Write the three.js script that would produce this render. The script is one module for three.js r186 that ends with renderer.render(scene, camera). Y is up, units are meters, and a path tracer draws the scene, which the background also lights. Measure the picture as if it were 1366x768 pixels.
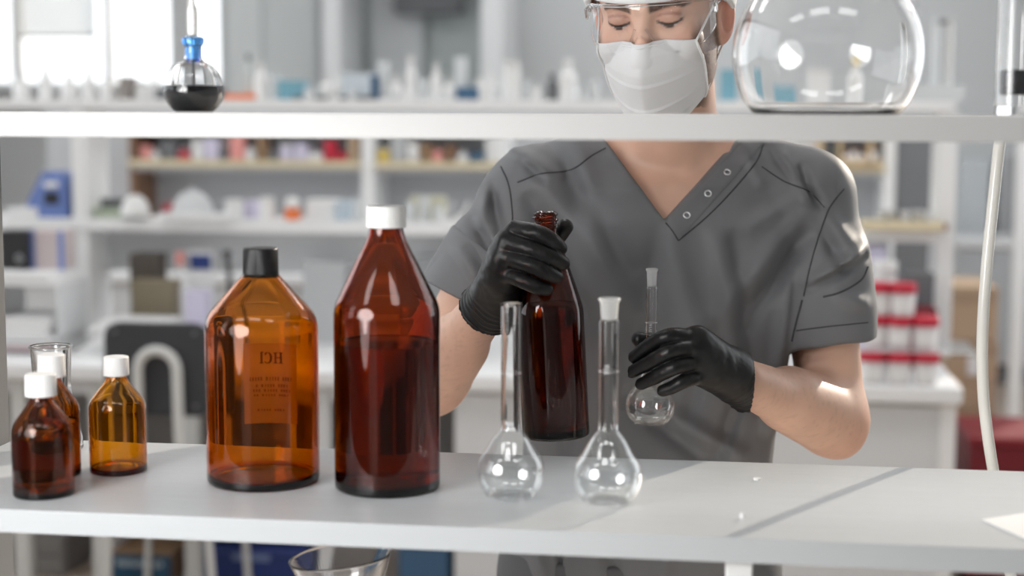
import * as THREE from 'three';
import { RoundedBoxGeometry } from 'three/addons/geometries/RoundedBoxGeometry.js';
import { mergeGeometries } from 'three/addons/utils/BufferGeometryUtils.js';
import { RectAreaLightUniformsLib } from 'three/addons/lights/RectAreaLightUniformsLib.js';

// ---------------------------------------------------------------- camera, sky, sun, exposure
const scene = new THREE.Scene();
const renderer = new THREE.WebGLRenderer({ antialias: true });
renderer.toneMapping = THREE.LinearToneMapping;
renderer.toneMappingExposure = 1.0;
renderer.shadowMap.enabled = true;
RectAreaLightUniformsLib.init();

const FPX = 2100, EYE = 1.55, PITCH = Math.atan(234 / FPX), YAW = 7.7 * Math.PI / 180, ROLL = 0.0037;
const camera = new THREE.PerspectiveCamera(2 * Math.atan(384 / FPX) * 180 / Math.PI, 1366 / 768, 0.05, 80);
camera.rotation.order = 'YXZ';
camera.rotation.set(-PITCH, YAW, ROLL);
camera.position.set(0, EYE, 0);
camera.focus = 1.95;
camera.userData.fStop = 2.5;
scene.add(camera);

const SUN_AZ = 31 * Math.PI / 180, SUN_EL = 16.5 * Math.PI / 180;
const sunDir = new THREE.Vector3(Math.sin(SUN_AZ) * Math.cos(SUN_EL), Math.sin(SUN_EL), -Math.cos(SUN_AZ) * Math.cos(SUN_EL));
// bright hazy sky, even in every direction
scene.background = new THREE.Color().setRGB(0.94, 0.975, 1.0);
scene.backgroundIntensity = 2.2;

const sun = new THREE.DirectionalLight(0xfff1de, 4.8);
sun.position.copy(sunDir).multiplyScalar(20).add(new THREE.Vector3(0, 1.2, -2));
sun.target.position.set(0, 1.2, -2);
sun.castShadow = true;
sun.shadow.mapSize.set(4096, 4096);
Object.assign(sun.shadow.camera, { left: -6, right: 6, top: 5, bottom: -5, near: 1, far: 45 });
scene.add(sun, sun.target);

const CEIL_L = 2.0, SOFT_CD = 4.1;

// ---------------------------------------------------------------- pixel geometry of the photograph's lens
const sp = Math.sin(PITCH), cp = Math.cos(PITCH), cr = Math.cos(ROLL), sr = Math.sin(ROLL);
// camera-aligned frame: x to the right, y up, z towards the viewer, on the floor under the camera
function C(px, py, zc) {
  const a = (px - 683) / FPX, b = (384 - py) / FPX, u = a * cr - b * sr, v = a * sr + b * cr, t = zc / (v * sp + cp);
  return new THREE.Vector3(u * t, EYE + (v * cp - sp) * t, -zc);
}
const cw = Math.cos(YAW), sw = Math.sin(YAW);
const toWorld = (p) => new THREE.Vector3(p.x * cw + p.z * sw, p.y, -p.x * sw + p.z * cw);
const W = (px, py, zc) => toWorld(C(px, py, zc));
function ray(px, py) { return toWorld(C(px, py, 1).sub(new THREE.Vector3(0, EYE, 0))); }
function onY(px, py, Y) { const d = ray(px, py), t = (Y - EYE) / d.y; return new THREE.Vector3(d.x * t, Y, d.z * t); }
function onZ(px, py, z) { const d = ray(px, py), t = z / d.z; return new THREE.Vector3(d.x * t, EYE + d.y * t, z); }
const axisDepth = (p) => { const f = new THREE.Vector3(0, 0, -1).applyEuler(camera.rotation); return f.dot(new THREE.Vector3(p.x, p.y - EYE, p.z)); };
const pxm = (p) => axisDepth(p) / FPX;          // metres to one pixel at p

// ---------------------------------------------------------------- small helpers
let seed = 7;
const rnd = () => { seed = (seed * 1664525 + 1013904223) >>> 0; return seed / 4294967296; };
const used = new Map();
function numbered(n) { const k = used.get(n) ?? 0; used.set(n, k + 1); return k ? n + '_' + String(k).padStart(3, '0') : n; }
function tag(o, label, category, group) { o.userData.label = label; o.userData.category = category; if (group) o.userData.group = group; return o; }
function thing(name, label, category, pos = [0, 0, 0], turn = 0, group) {
  const o = new THREE.Group();
  o.name = numbered(name);
  Array.isArray(pos) ? o.position.set(...pos) : o.position.copy(pos);
  o.rotation.y = turn;
  scene.add(o);
  return tag(o, label, category, group);
}
function part(parent, name, geo, mat, pos, label) {
  const m = new THREE.Mesh(geo, mat);
  m.name = name;
  if (pos) m.position.set(...pos);
  if (label) m.userData.label = label;
  parent.add(m);
  return m;
}
function struct(name, geo, mat, pos) {
  const m = new THREE.Mesh(geo, mat);
  m.name = numbered(name);
  if (pos) m.position.set(...pos);
  m.userData.kind = 'structure';
  scene.add(m);
  return m;
}
const rgb = (r, g, b) => new THREE.Color().setRGB(r, g, b);
const std = (color, roughness = 0.6, more = {}) => new THREE.MeshStandardMaterial({ color, roughness, ...more });
const phys = (o) => new THREE.MeshPhysicalMaterial(o);
const rbox = (w, h, d, r = 0.003) => new RoundedBoxGeometry(w, h, d, 2, Math.min(r, w / 2.2, h / 2.2, d / 2.2));
function tube(pts, r, seg = 40, rs = 12, closed = false) {
  return new THREE.TubeGeometry(new THREE.CatmullRomCurve3(pts.map((p) => (p.isVector3 ? p : new THREE.Vector3(...p))), closed, 'centripetal'), seg, r, rs, closed);
}
function bar(a, b, r, rs = 10) {
  const d = b.clone().sub(a), g = new THREE.CylinderGeometry(r, r, d.length(), rs);
  g.applyQuaternion(new THREE.Quaternion().setFromUnitVectors(new THREE.Vector3(0, 1, 0), d.normalize()));
  return g.translate(...a.clone().add(b).multiplyScalar(0.5).toArray());
}
// a polyline [r, y, fillet] with rounded corners, for turned profiles
function fillet(pts, n = 6) {
  const out = [];
  pts.forEach((p, i) => {
    const f = p[2] ?? 0, a = pts[i - 1], b = pts[i + 1];
    if (!f || !a || !b) { out.push(new THREE.Vector2(Math.max(p[0], 0), p[1])); return; }
    const P = new THREE.Vector2(p[0], p[1]), A = new THREE.Vector2(a[0], a[1]), B = new THREE.Vector2(b[0], b[1]);
    const la = A.distanceTo(P), lb = B.distanceTo(P), q = Math.min(f, la * 0.49, lb * 0.49);
    const s = P.clone().lerp(A, q / la), e = P.clone().lerp(B, q / lb);
    for (let k = 0; k <= n; k++) {
      const t = k / n, m = 1 - t;
      out.push(new THREE.Vector2(Math.max(m * m * s.x + 2 * m * t * P.x + t * t * e.x, 0), m * m * s.y + 2 * m * t * P.y + t * t * e.y));
    }
  });
  return out;
}
const lathe = (pts, seg = 64, n = 6) => new THREE.LatheGeometry(fillet(pts, n), seg);
// a turned vessel with a real wall: outer profile from the axis at the bottom to the rim
function vessel(outer, wall, floor, seg = 72, n = 6) {
  const inner = outer.slice(1).map(([r, y, f]) => [Math.max(r - wall, 0.0008), Math.max(y, outer[0][1] + floor), f ? Math.max(f - wall * 0.5, 0.0005) : 0]);
  const o = fillet(outer, n), i = fillet([[0, outer[0][1] + floor], ...inner], n).reverse();
  const rim = o[o.length - 1], rin = i[0], mid = new THREE.Vector2((rim.x + rin.x) / 2, rim.y + wall * 0.35);
  return new THREE.LatheGeometry([...o, mid, ...i], seg);
}
// the liquid in such a vessel up to level y
function filling(outer, wall, floor, level, seg = 72, n = 6) {
  const inner = outer.slice(1).map(([r, y, f]) => [Math.max(r - wall, 0.0008) + 0.00025, Math.max(y, outer[0][1] + floor - 0.00025), f ? Math.max(f - wall * 0.5, 0.0005) : 0]);
  const i = fillet([[0, outer[0][1] + floor - 0.00025], ...inner], n), out = [];
  for (let k = 0; k < i.length; k++) {
    if (i[k].y > level) {
      const a = i[k - 1], t = (level - a.y) / (i[k].y - a.y), r = a.x + (i[k].x - a.x) * t;
      out.push(new THREE.Vector2(r, level));
      break;
    }
    out.push(i[k]);
  }
  const r = out[out.length - 1].x;
  out.push(new THREE.Vector2(r * 0.93, level - 0.0012), new THREE.Vector2(0, level - 0.0014));
  return new THREE.LatheGeometry(out, seg);
}
function ribbedCap(r, h, ribs, depth = 0.0005, seg = 5) {
  const n = ribs * seg, g = lathe([[0, h], [r * 0.97, h, r * 0.1], [r, h * 0.1, 0.0008], [r, 0], [r * 0.9, 0]].reverse(), n, 4), p = g.attributes.position;
  for (let k = 0; k < p.count; k++) {
    const x = p.getX(k), z = p.getZ(k), y = p.getY(k), q = Math.hypot(x, z);
    if (q < r * 0.93 || y > h * 0.93) continue;
    const s = 1 - depth * (0.5 + 0.5 * Math.cos(Math.atan2(z, x) * ribs)) / q;
    p.setX(k, x * s); p.setZ(k, z * s);
  }
  g.computeVertexNormals();
  return g;
}
function canvasTexture(w, h, draw) {
  const c = document.createElement('canvas');
  c.width = w; c.height = h;
  draw(c.getContext('2d'), w, h);
  const t = new THREE.CanvasTexture(c);
  t.colorSpace = THREE.SRGBColorSpace;
  t.magFilter = THREE.LinearFilter;
  return t;
}
// value noise in space
const hash3 = (x, y, z) => { let h = (Math.imul(x, 374761393) + Math.imul(y, 668265263) + Math.imul(z, 2147483647 - 1013904223)) | 0; h = Math.imul(h ^ (h >>> 13), 1274126177); return ((h ^ (h >>> 16)) >>> 0) / 4294967296; };
function noise3(x, y, z) {
  const i = Math.floor(x), j = Math.floor(y), k = Math.floor(z), s = (t) => t * t * (3 - 2 * t), u = s(x - i), v = s(y - j), w = s(z - k), L = (a, b, t) => a + (b - a) * t;
  return L(L(L(hash3(i, j, k), hash3(i + 1, j, k), u), L(hash3(i, j + 1, k), hash3(i + 1, j + 1, k), u), v), L(L(hash3(i, j, k + 1), hash3(i + 1, j, k + 1), u), L(hash3(i, j + 1, k + 1), hash3(i + 1, j + 1, k + 1), u), v), w);
}
// ---------------------------------------------------------------- distance fields and their mesh (surface nets)
const smin = (a, b, k) => { const h = Math.max(k - Math.abs(a - b), 0) / k; return Math.min(a, b) - h * h * k * 0.25; };
const smax = (a, b, k) => -smin(-a, -b, k);
const capsule = (a, b, ra, rb) => { const x = b.x - a.x, y = b.y - a.y, z = b.z - a.z; return { ax: a.x, ay: a.y, az: a.z, x, y, z, ra, rb, q: 1 / (x * x + y * y + z * z) }; };
function dCap(c, x, y, z) {
  const dx = x - c.ax, dy = y - c.ay, dz = z - c.az;
  let h = (dx * c.x + dy * c.y + dz * c.z) * c.q;
  h = h < 0 ? 0 : h > 1 ? 1 : h;
  return Math.hypot(dx - c.x * h, dy - c.y * h, dz - c.z * h) - (c.ra + (c.rb - c.ra) * h);
}
function dEll(x, y, z, rx, ry, rz) {
  const a = x / rx, b = y / ry, c = z / rz, k0 = Math.sqrt(a * a + b * b + c * c), k1 = Math.hypot(a / rx, b / ry, c / rz);
  return k1 < 1e-9 ? -Math.min(rx, ry, rz) : k0 * (k0 - 1) / k1;
}
function meshField(f, lo, hi, cell) {
  const nx = Math.ceil((hi[0] - lo[0]) / cell) + 1, ny = Math.ceil((hi[1] - lo[1]) / cell) + 1, nz = Math.ceil((hi[2] - lo[2]) / cell) + 1;
  const v = new Float32Array(nx * ny * nz), B = 8, at = (i, j, k) => (k * ny + j) * nx + i;
  for (let k0 = 0; k0 < nz; k0 += B) for (let j0 = 0; j0 < ny; j0 += B) for (let i0 = 0; i0 < nx; i0 += B) {
    const m = f(lo[0] + (i0 + B / 2) * cell, lo[1] + (j0 + B / 2) * cell, lo[2] + (k0 + B / 2) * cell), far = Math.abs(m) > cell * B * 1.45 + 0.012;
    for (let k = k0; k < Math.min(k0 + B, nz); k++) for (let j = j0; j < Math.min(j0 + B, ny); j++) for (let i = i0; i < Math.min(i0 + B, nx); i++)
      v[at(i, j, k)] = far ? m : f(lo[0] + i * cell, lo[1] + j * cell, lo[2] + k * cell);
  }
  const id = new Int32Array(nx * ny * nz).fill(-1), pos = [], idx = [];
  for (let k = 0; k < nz - 1; k++) for (let j = 0; j < ny - 1; j++) for (let i = 0; i < nx - 1; i++) {
    let x = 0, y = 0, z = 0, n = 0, mask = 0;
    for (let c = 0; c < 8; c++) if (v[at(i + (c & 1), j + ((c >> 1) & 1), k + (c >> 2))] < 0) mask |= 1 << c;
    if (mask === 0 || mask === 255) continue;
    for (let a = 0; a < 8; a++) for (let d = 1; d < 8; d <<= 1) {
      if (a & d) continue;
      const b = a | d;
      if (((mask >> a) & 1) === ((mask >> b) & 1)) continue;
      const va = v[at(i + (a & 1), j + ((a >> 1) & 1), k + (a >> 2))], vb = v[at(i + (b & 1), j + ((b >> 1) & 1), k + (b >> 2))], t = va / (va - vb);
      x += (a & 1) + (d === 1 ? t : 0); y += ((a >> 1) & 1) + (d === 2 ? t : 0); z += (a >> 2) + (d === 4 ? t : 0); n++;
    }
    id[at(i, j, k)] = pos.length / 3;
    pos.push(lo[0] + (i + x / n) * cell, lo[1] + (j + y / n) * cell, lo[2] + (k + z / n) * cell);
  }
  const quad = (a, b, c, d, flip) => { if (a < 0 || b < 0 || c < 0 || d < 0) return; flip ? idx.push(a, c, b, a, d, c) : idx.push(a, b, c, a, c, d); };
  for (let k = 1; k < nz - 1; k++) for (let j = 1; j < ny - 1; j++) for (let i = 1; i < nx - 1; i++) {
    const s = v[at(i, j, k)] < 0;
    if (s !== v[at(i + 1, j, k)] < 0) quad(id[at(i, j - 1, k - 1)], id[at(i, j, k - 1)], id[at(i, j, k)], id[at(i, j - 1, k)], !s);
    if (s !== v[at(i, j + 1, k)] < 0) quad(id[at(i - 1, j, k - 1)], id[at(i - 1, j, k)], id[at(i, j, k)], id[at(i, j, k - 1)], !s);
    if (s !== v[at(i, j, k + 1)] < 0) quad(id[at(i - 1, j - 1, k)], id[at(i, j - 1, k)], id[at(i, j, k)], id[at(i - 1, j, k)], !s);
  }
  const g = new THREE.BufferGeometry(), nor = new Float32Array(pos.length), e = cell * 0.6;
  for (let p = 0; p < pos.length; p += 3) {
    const x = pos[p], y = pos[p + 1], z = pos[p + 2], a = f(x + e, y - e, z - e), b = f(x - e, y - e, z + e), c = f(x - e, y + e, z - e), d = f(x + e, y + e, z + e);
    let nx_ = a - b - c + d, ny_ = -a - b + c + d, nz_ = -a + b - c + d;
    const l = Math.hypot(nx_, ny_, nz_) || 1;
    nor[p] = nx_ / l; nor[p + 1] = ny_ / l; nor[p + 2] = nz_ / l;
  }
  g.setAttribute('position', new THREE.Float32BufferAttribute(pos, 3));
  g.setAttribute('normal', new THREE.BufferAttribute(nor, 3));
  g.setIndex(idx);
  return g;
}
function tint(g, fn) {
  const p = g.attributes.position, c = new Float32Array(p.count * 3);
  for (let k = 0; k < p.count; k++) { const q = fn(p.getX(k), p.getY(k), p.getZ(k)); c[3 * k] = q[0]; c[3 * k + 1] = q[1]; c[3 * k + 2] = q[2]; }
  g.setAttribute('color', new THREE.BufferAttribute(c, 3));
  return g;
}
// ---------------------------------------------------------------- materials
const M = {
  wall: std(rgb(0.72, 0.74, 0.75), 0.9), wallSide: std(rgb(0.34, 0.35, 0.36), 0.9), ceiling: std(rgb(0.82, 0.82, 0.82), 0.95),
  white: std(rgb(0.87, 0.87, 0.865), 0.45), laminate: std(rgb(0.87, 0.875, 0.88), 0.42), edge: std(rgb(0.60, 0.597, 0.59), 0.55),
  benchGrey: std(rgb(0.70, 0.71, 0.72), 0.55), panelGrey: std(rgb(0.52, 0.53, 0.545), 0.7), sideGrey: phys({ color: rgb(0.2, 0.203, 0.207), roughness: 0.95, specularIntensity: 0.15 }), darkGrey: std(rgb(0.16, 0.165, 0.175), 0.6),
  steel: std(rgb(0.72, 0.73, 0.74), 0.3, { metalness: 0.9 }), paintedTube: std(rgb(0.66, 0.66, 0.64), 0.35),
  windowFrame: std(rgb(0.80, 0.81, 0.82), 0.4), pane: phys({ color: 0xffffff, roughness: 0, transmission: 1, thickness: 0, ior: 1.45 }),
  black: std(rgb(0.02, 0.02, 0.022), 0.5), capWhite: std(rgb(0.86, 0.86, 0.85), 0.45), capBlack: std(rgb(0.010, 0.010, 0.011), 0.36),
  wood: std(rgb(0.62, 0.46, 0.27), 0.6), woodPale: std(rgb(0.72, 0.62, 0.42), 0.6), woodDark: std(rgb(0.22, 0.12, 0.07), 0.6),
  paper: std(rgb(0.84, 0.84, 0.84), 0.8), card: std(rgb(0.50, 0.36, 0.24), 0.85), cardDark: std(rgb(0.30, 0.19, 0.11), 0.85),
  red: std(rgb(0.55, 0.02, 0.05), 0.4), darkRed: std(rgb(0.16, 0.004, 0.012), 0.55), orange: std(rgb(0.85, 0.20, 0.05), 0.5),
  blue: std(rgb(0.02, 0.045, 0.20), 0.45), blueMid: std(rgb(0.16, 0.24, 0.55), 0.45), teal: std(rgb(0.20, 0.42, 0.52), 0.5), steelBlue: std(rgb(0.06, 0.14, 0.25), 0.6),
  green: std(rgb(0.45, 0.52, 0.40), 0.6), greyGreen: std(rgb(0.56, 0.61, 0.60), 0.5), milky: phys({ color: rgb(0.86, 0.88, 0.89), roughness: 0.55, transmission: 0.35, thickness: 0 }),
  farGlass: phys({ color: rgb(0.96, 0.98, 0.99), roughness: 0.02, transmission: 1, thickness: 0, ior: 1.5 }),
  bronze: std(rgb(0.22, 0.07, 0.02), 0.25), pink: std(rgb(0.85, 0.35, 0.32), 0.5), yellow: std(rgb(0.75, 0.55, 0.10), 0.5), lilac: std(rgb(0.68, 0.64, 0.80), 0.5),
};
const glass = phys({ color: 0xffffff, roughness: 0, transmission: 1, thickness: 0.002, ior: 1.47 });
const thinGlass = phys({ color: rgb(0.985, 0.99, 0.99), roughness: 0, transmission: 1, thickness: 0, ior: 1.75 });
const frosted = phys({ color: rgb(0.97, 0.98, 0.98), roughness: 0.42, transmission: 0.85, thickness: 0.002, ior: 1.47 });
const amber = phys({ color: 0xffffff, roughness: 0.0, transmission: 1, thickness: 0.0035, ior: 1.5, attenuationColor: rgb(0.82, 0.40, 0.025), attenuationDistance: 0.0032 });
const amberRed = phys({ color: 0xffffff, roughness: 0.0, transmission: 1, thickness: 0.0035, ior: 1.5, attenuationColor: rgb(0.58, 0.20, 0.012), attenuationDistance: 0.0032 });
const amberDark = phys({ color: 0xffffff, roughness: 0.0, transmission: 1, thickness: 0.0035, ior: 1.5, attenuationColor: rgb(0.45, 0.14, 0.01), attenuationDistance: 0.0032 });
const water = phys({ color: 0xffffff, roughness: 0, transmission: 1, thickness: 0.05, ior: 1.333 });

// ---------------------------------------------------------------- the room
const XL = -5.2, XR = 2.6, ZB = -10.5, ZF = 3.0, HC = 4.2;
{
  // floor of large pale brown vinyl, with wear from layered noise
  const ft = canvasTexture(512, 512, (g, w, h) => {
    const im = g.createImageData(w, h);
    for (let y = 0; y < h; y++) for (let x = 0; x < w; x++) {
      const n = noise3(x / 40, y / 40, 3) * 0.6 + noise3(x / 7, y / 7, 9) * 0.4, k = (y * w + x) * 4, s = 0.9 + 0.2 * n;
      im.data[k] = 176 * s; im.data[k + 1] = 160 * s; im.data[k + 2] = 146 * s; im.data[k + 3] = 255;
    }
    g.putImageData(im, 0, 0);
  });
  ft.wrapS = ft.wrapT = THREE.RepeatWrapping;
  ft.repeat.set(4, 7);
  struct('floor', new THREE.BoxGeometry(XR - XL + 0.6, 0.2, ZF - ZB + 0.6), std(0xffffff, 0.45, { map: ft }), [(XL + XR) / 2, -0.1, (ZF + ZB) / 2]);
  struct('ceiling', new THREE.BoxGeometry(XR - XL + 0.6, 0.2, ZF - ZB + 0.6), M.ceiling, [(XL + XR) / 2, HC + 0.1, (ZF + ZB) / 2]);
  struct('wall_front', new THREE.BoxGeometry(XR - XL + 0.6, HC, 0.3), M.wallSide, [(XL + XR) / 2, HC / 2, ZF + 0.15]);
}
// a wall with one opening: axis 'x' (runs along x, at z) or 'z'
function wallWithOpening(name, axis, at, from, to, o0, o1, y0, y1, mat, out) {
  const box = (a, b, c, d) => {
    const g = new THREE.BoxGeometry(axis === 'x' ? b - a : 0.3, d - c, axis === 'x' ? 0.3 : b - a);
    return axis === 'x' ? g.translate((a + b) / 2, (c + d) / 2, at + out * 0.15) : g.translate(at + out * 0.15, (c + d) / 2, (a + b) / 2);
  };
  return struct(name, mergeGeometries([box(from, o0, 0, HC), box(o1, to, 0, HC), box(o0, o1, 0, y0), box(o0, o1, y1, HC)]), mat);
}
function windowIn(name, axis, at, o0, o1, y0, y1, bars, w) {
  const s = new THREE.Group(), H = y1 - y0, add = (a, b, c, d, t) => {
    const g = rbox(axis === 'x' ? b - a : t, d - c, axis === 'x' ? t : b - a, 0.006);
    return axis === 'x' ? g.translate((a + b) / 2, (c + d) / 2, at) : g.translate(at, (c + d) / 2, (a + b) / 2);
  };
  s.name = name; s.userData.kind = 'structure';
  scene.add(s);
  part(s, 'window_frame', mergeGeometries([add(o0, o1, y0, y0 + w, 0.07), add(o0, o1, y1 - w, y1, 0.07)]), M.windowFrame);
  for (const [a, b] of bars) part(s, 'mullion', add(a, b, y0, y1, 0.08), M.windowFrame);
  const edges = [o0, ...bars.map(([a, b]) => (a + b) / 2), o1];
  for (let k = 0; k + 1 < edges.length; k++) if (edges[k + 1] - edges[k] > 0.15) part(s, 'pane', add(edges[k], edges[k + 1], y0, y0 + H, 0.004), M.pane);
  return s;
}
const fx = (px) => onZ(px, 60, ZB).x;
const sillY = onZ(100, 119, ZB).y;
wallWithOpening('wall_back', 'x', ZB, XL - 0.3, XR + 0.3, fx(-90), fx(293), sillY, 3.3, M.wall, -1);
windowIn('window_1', 'x', ZB - 0.1, fx(-90), fx(293), sillY, 3.3, [[fx(-90), fx(-80)], [fx(9), fx(24)], [fx(133), fx(145)], [fx(222), fx(252)], [fx(288), fx(293)]], 0.05);
struct('window_sill', rbox(fx(293) - fx(-90) + 0.06, 0.06, 0.3, 0.008), M.panelGrey, [(fx(293) + fx(-90)) / 2, sillY - 0.03, ZB + 0.03]);
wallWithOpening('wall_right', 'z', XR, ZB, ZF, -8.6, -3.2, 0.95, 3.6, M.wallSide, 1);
windowIn('window_2', 'z', XR + 0.12, -8.6, -3.2, 0.95, 3.6, [[-8.6, -8.53], [-6.85, -6.78], [-5.05, -4.98], [-3.27, -3.2]], 0.06);
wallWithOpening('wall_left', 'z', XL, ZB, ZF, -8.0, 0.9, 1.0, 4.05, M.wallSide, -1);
windowIn('window_3', 'z', XL - 0.12, -8.0, 0.9, 1.0, 4.05, [[-8, -7.93], [-5.9, -5.83], [-3.8, -3.73], [-1.5, -1.43], [0.83, 0.9]], 0.06);
{
  // blind half lowered before the second pane of the far window
  const a = fx(26), b = fx(131), y0 = onZ(80, 50, ZB).y, b_ = thing('window_blind', 'pale slatted blind half lowered in the bright far window', 'blind', [(a + b) / 2, y0, ZB + 0.02]);
  const g = [];
  for (let y = 0.02; y + y0 < 3.3; y += 0.03) g.push(new THREE.BoxGeometry(b - a, 0.002, 0.026).rotateX(1.15).translate(0, y, 0));
  const sl = part(b_, 'slat', mergeGeometries(g), phys({ color: rgb(0.8, 0.81, 0.81), roughness: 0.9, transmission: 0.35, thickness: 0 }));
  sl.userData.kind = 'stuff';
  part(b_, 'bottom_rail', rbox(b - a, 0.022, 0.03, 0.005), M.white);
  part(b_, 'head_rail', rbox(b - a, 0.04, 0.05, 0.005), M.white, [0, 3.28 - y0, 0]);
}
// ceiling lamps over the aisles: glowing diffuser with an area light of its size just below it
[[-2.4, 0.5], [-0.6, 0.5], [1.2, 0.5], [-3.2, -3.6], [-0.6, -3.4], [1.3, -3.6], [-3.4, -6.4], [-0.6, -6.4], [1.2, -6.6], [-0.8, -9]].forEach(([x, z], i) => {
  const t = thing('ceiling_lamp', 'flat white panel lamp on the laboratory ceiling, out of the picture', 'lamp', [x, HC, z], 0, 'ceiling panel lamps');
  part(t, 'housing', rbox(1.24, 0.05, 0.64, 0.01), M.white, [0, -0.025, 0]);
  part(t, 'diffuser', rbox(1.2, 0.012, 0.6, 0.004), std(0xffffff, 0.6, { emissive: 0xffffff, emissiveIntensity: 1.2 }), [0, -0.054, 0]);
  const l = new THREE.RectAreaLight(0xffffff, z < -3 ? CEIL_L * 3.0 : CEIL_L * 1.9, 1.2, 0.6);
  l.position.set(x, HC - 0.075, z);
  l.rotation.x = -Math.PI / 2;
  scene.add(l);
});
// round studio lamp on a stand behind the photographer, mirrored as a disc in every vessel
{
  const P = new THREE.Vector3(-1.05, 1.53, -0.60), aim = new THREE.Vector3(0.1, 1.3, -1.95), t = thing('studio_lamp', 'round white photographic lamp on a black stand, mirrored in the glassware', 'lamp', [P.x, 0, P.z]);
  const dir = aim.clone().sub(P).normalize(), q = new THREE.Quaternion().setFromUnitVectors(new THREE.Vector3(0, 0, 1), dir);
  const put = (m) => { m.position.set(0, P.y, 0); m.quaternion.copy(q); return m; };
  put(part(t, 'lamp_shell', new THREE.LatheGeometry([[0.05, -0.34], [0.12, -0.33], [0.47, -0.02], [0.475, 0.01], [0.46, 0.01], [0.11, -0.31], [0.05, -0.32]].map(([r, y]) => new THREE.Vector2(r, y)), 48).rotateX(Math.PI / 2), M.black));
  put(part(t, 'diffuser', new THREE.CylinderGeometry(0.455, 0.455, 0.012, 48).rotateX(Math.PI / 2), std(0xffffff, 0.7, { emissive: 0xffffff, emissiveIntensity: 3 })));
  part(t, 'pole', bar(new THREE.Vector3(0, 0.25, 0), new THREE.Vector3(0, P.y - 0.02, 0).addScaledVector(dir, -0.3), 0.014), M.black);
  for (let k = 0; k < 3; k++) part(t, 'leg', bar(new THREE.Vector3(0, 0.4, 0), new THREE.Vector3(0.45 * Math.cos(k * 2.1), 0.012, 0.45 * Math.sin(k * 2.1)), 0.011), M.black);
  const l = new THREE.SpotLight(0xffffff, SOFT_CD, 0, 1.2, 0.6);
  l.position.copy(P).addScaledVector(dir, 0.05);
  l.target.position.copy(aim);
  l.shadow.radius = 19;
  scene.add(l, l.target);
}
// ---------------------------------------------------------------- front bench and its two-tier rack
const SHELF = 1.146, TOP = 1.549, ZE = -1.487, ZK = -1.823, TH = 0.0245;
const panelX = onY(14.6, 583, SHELF).x, rackR = 0.95;
{
  const bench = thing('laboratory_bench', 'white bench below the shelf rack, glass cone standing on it', 'bench', [-0.1, 0, -1.65]);
  part(bench, 'worktop', rbox(2.9, 0.04, 0.78, 0.004).translate(0.1, 0.88, 0.25), M.white);
  part(bench, 'body', rbox(2.7, 0.86, 0.6, 0.004).translate(0.1, 0.43, 0.2), M.benchGrey);

  const r = thing('shelf_rack', 'white two-tier laboratory shelf rack holding the amber bottles and flasks', 'shelf', [0, 0.9, ZK]);
  const lx = panelX - 0.6, D = ZE - ZK, loc = (g, x, y, z) => g.translate(x, y - 0.9, z - ZK);
  // laminate with very faint streaks along the board
  const lam = canvasTexture(512, 256, (g, w, h) => {
    const im = g.createImageData(w, h);
    for (let y = 0; y < h; y++) for (let x = 0; x < w; x++) {
      const s = 0.975 + 0.035 * (0.5 * noise3(x / 30, y / 3, 1) + 0.5 * noise3(x / 4, y / 1.5, 5)), k = (y * w + x) * 4;
      im.data[k] = 194 * s; im.data[k + 1] = 197 * s; im.data[k + 2] = 199 * s; im.data[k + 3] = 255;
    }
    g.putImageData(im, 0, 0);
  });
  lam.wrapS = lam.wrapT = THREE.RepeatWrapping;
  const top = std(0xffffff, 0.42, { map: lam });
  part(r, 'lower_shelf', loc(rbox(rackR - panelX - 0.019, TH, D, 0.0015), (rackR + panelX + 0.019) / 2 - 0.0095, SHELF - TH / 2, (ZE + ZK) / 2), top);
  part(r, 'upper_shelf', loc(rbox(rackR - lx, TH, D, 0.0015), (rackR + lx) / 2, TOP - TH / 2, (ZE + ZK) / 2), M.edge);
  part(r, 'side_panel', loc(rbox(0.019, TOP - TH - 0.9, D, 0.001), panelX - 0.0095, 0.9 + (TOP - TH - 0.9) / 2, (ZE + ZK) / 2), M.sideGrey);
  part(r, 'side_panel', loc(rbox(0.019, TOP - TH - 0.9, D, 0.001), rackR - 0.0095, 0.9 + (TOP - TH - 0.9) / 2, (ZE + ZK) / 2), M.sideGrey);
  const pa = onZ(968, 752, ZE - 0.012), pb = onZ(1004, 752, ZE - 0.012);
  part(r, 'post', loc(rbox(pb.x - pa.x, SHELF - TH - 0.9, 0.03, 0.002), (pa.x + pb.x) / 2, 0.9 + (SHELF - TH - 0.9) / 2, ZE - 0.027), M.white);
  // dowels and the little hole cover on the lower shelf
  for (const [px, py, rad] of [[990, 691, 0.0022], [1010, 640, 0.0042]]) { const p = onY(px, py, SHELF); part(r, 'dowel', loc(new THREE.CylinderGeometry(rad, rad, rad > 0.003 ? 0.0025 : 0.006, 16), p.x, SHELF + (rad > 0.003 ? 0.001 : 0.002), p.z), M.capWhite); }
}
// a thing standing on height Y: centre px, front foot py, width in px -> position, radius
function stand(px, pyBase, wpx, Y) {
  const f = onY(px, pyBase, Y), r = wpx / 2 * pxm(f), d = new THREE.Vector3(f.x, 0, f.z).normalize(), c = f.clone();
  let R = r;
  for (let k = 0; k < 4; k++) { c.copy(f).addScaledVector(d, R); R = wpx / 2 * pxm(c); }
  return { pos: c, r: R, top: (py) => { const h = Math.hypot(c.x, c.z), w = ray(px, py); return EYE + w.y / Math.hypot(w.x, w.z) * h - Y; } };
}
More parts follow.
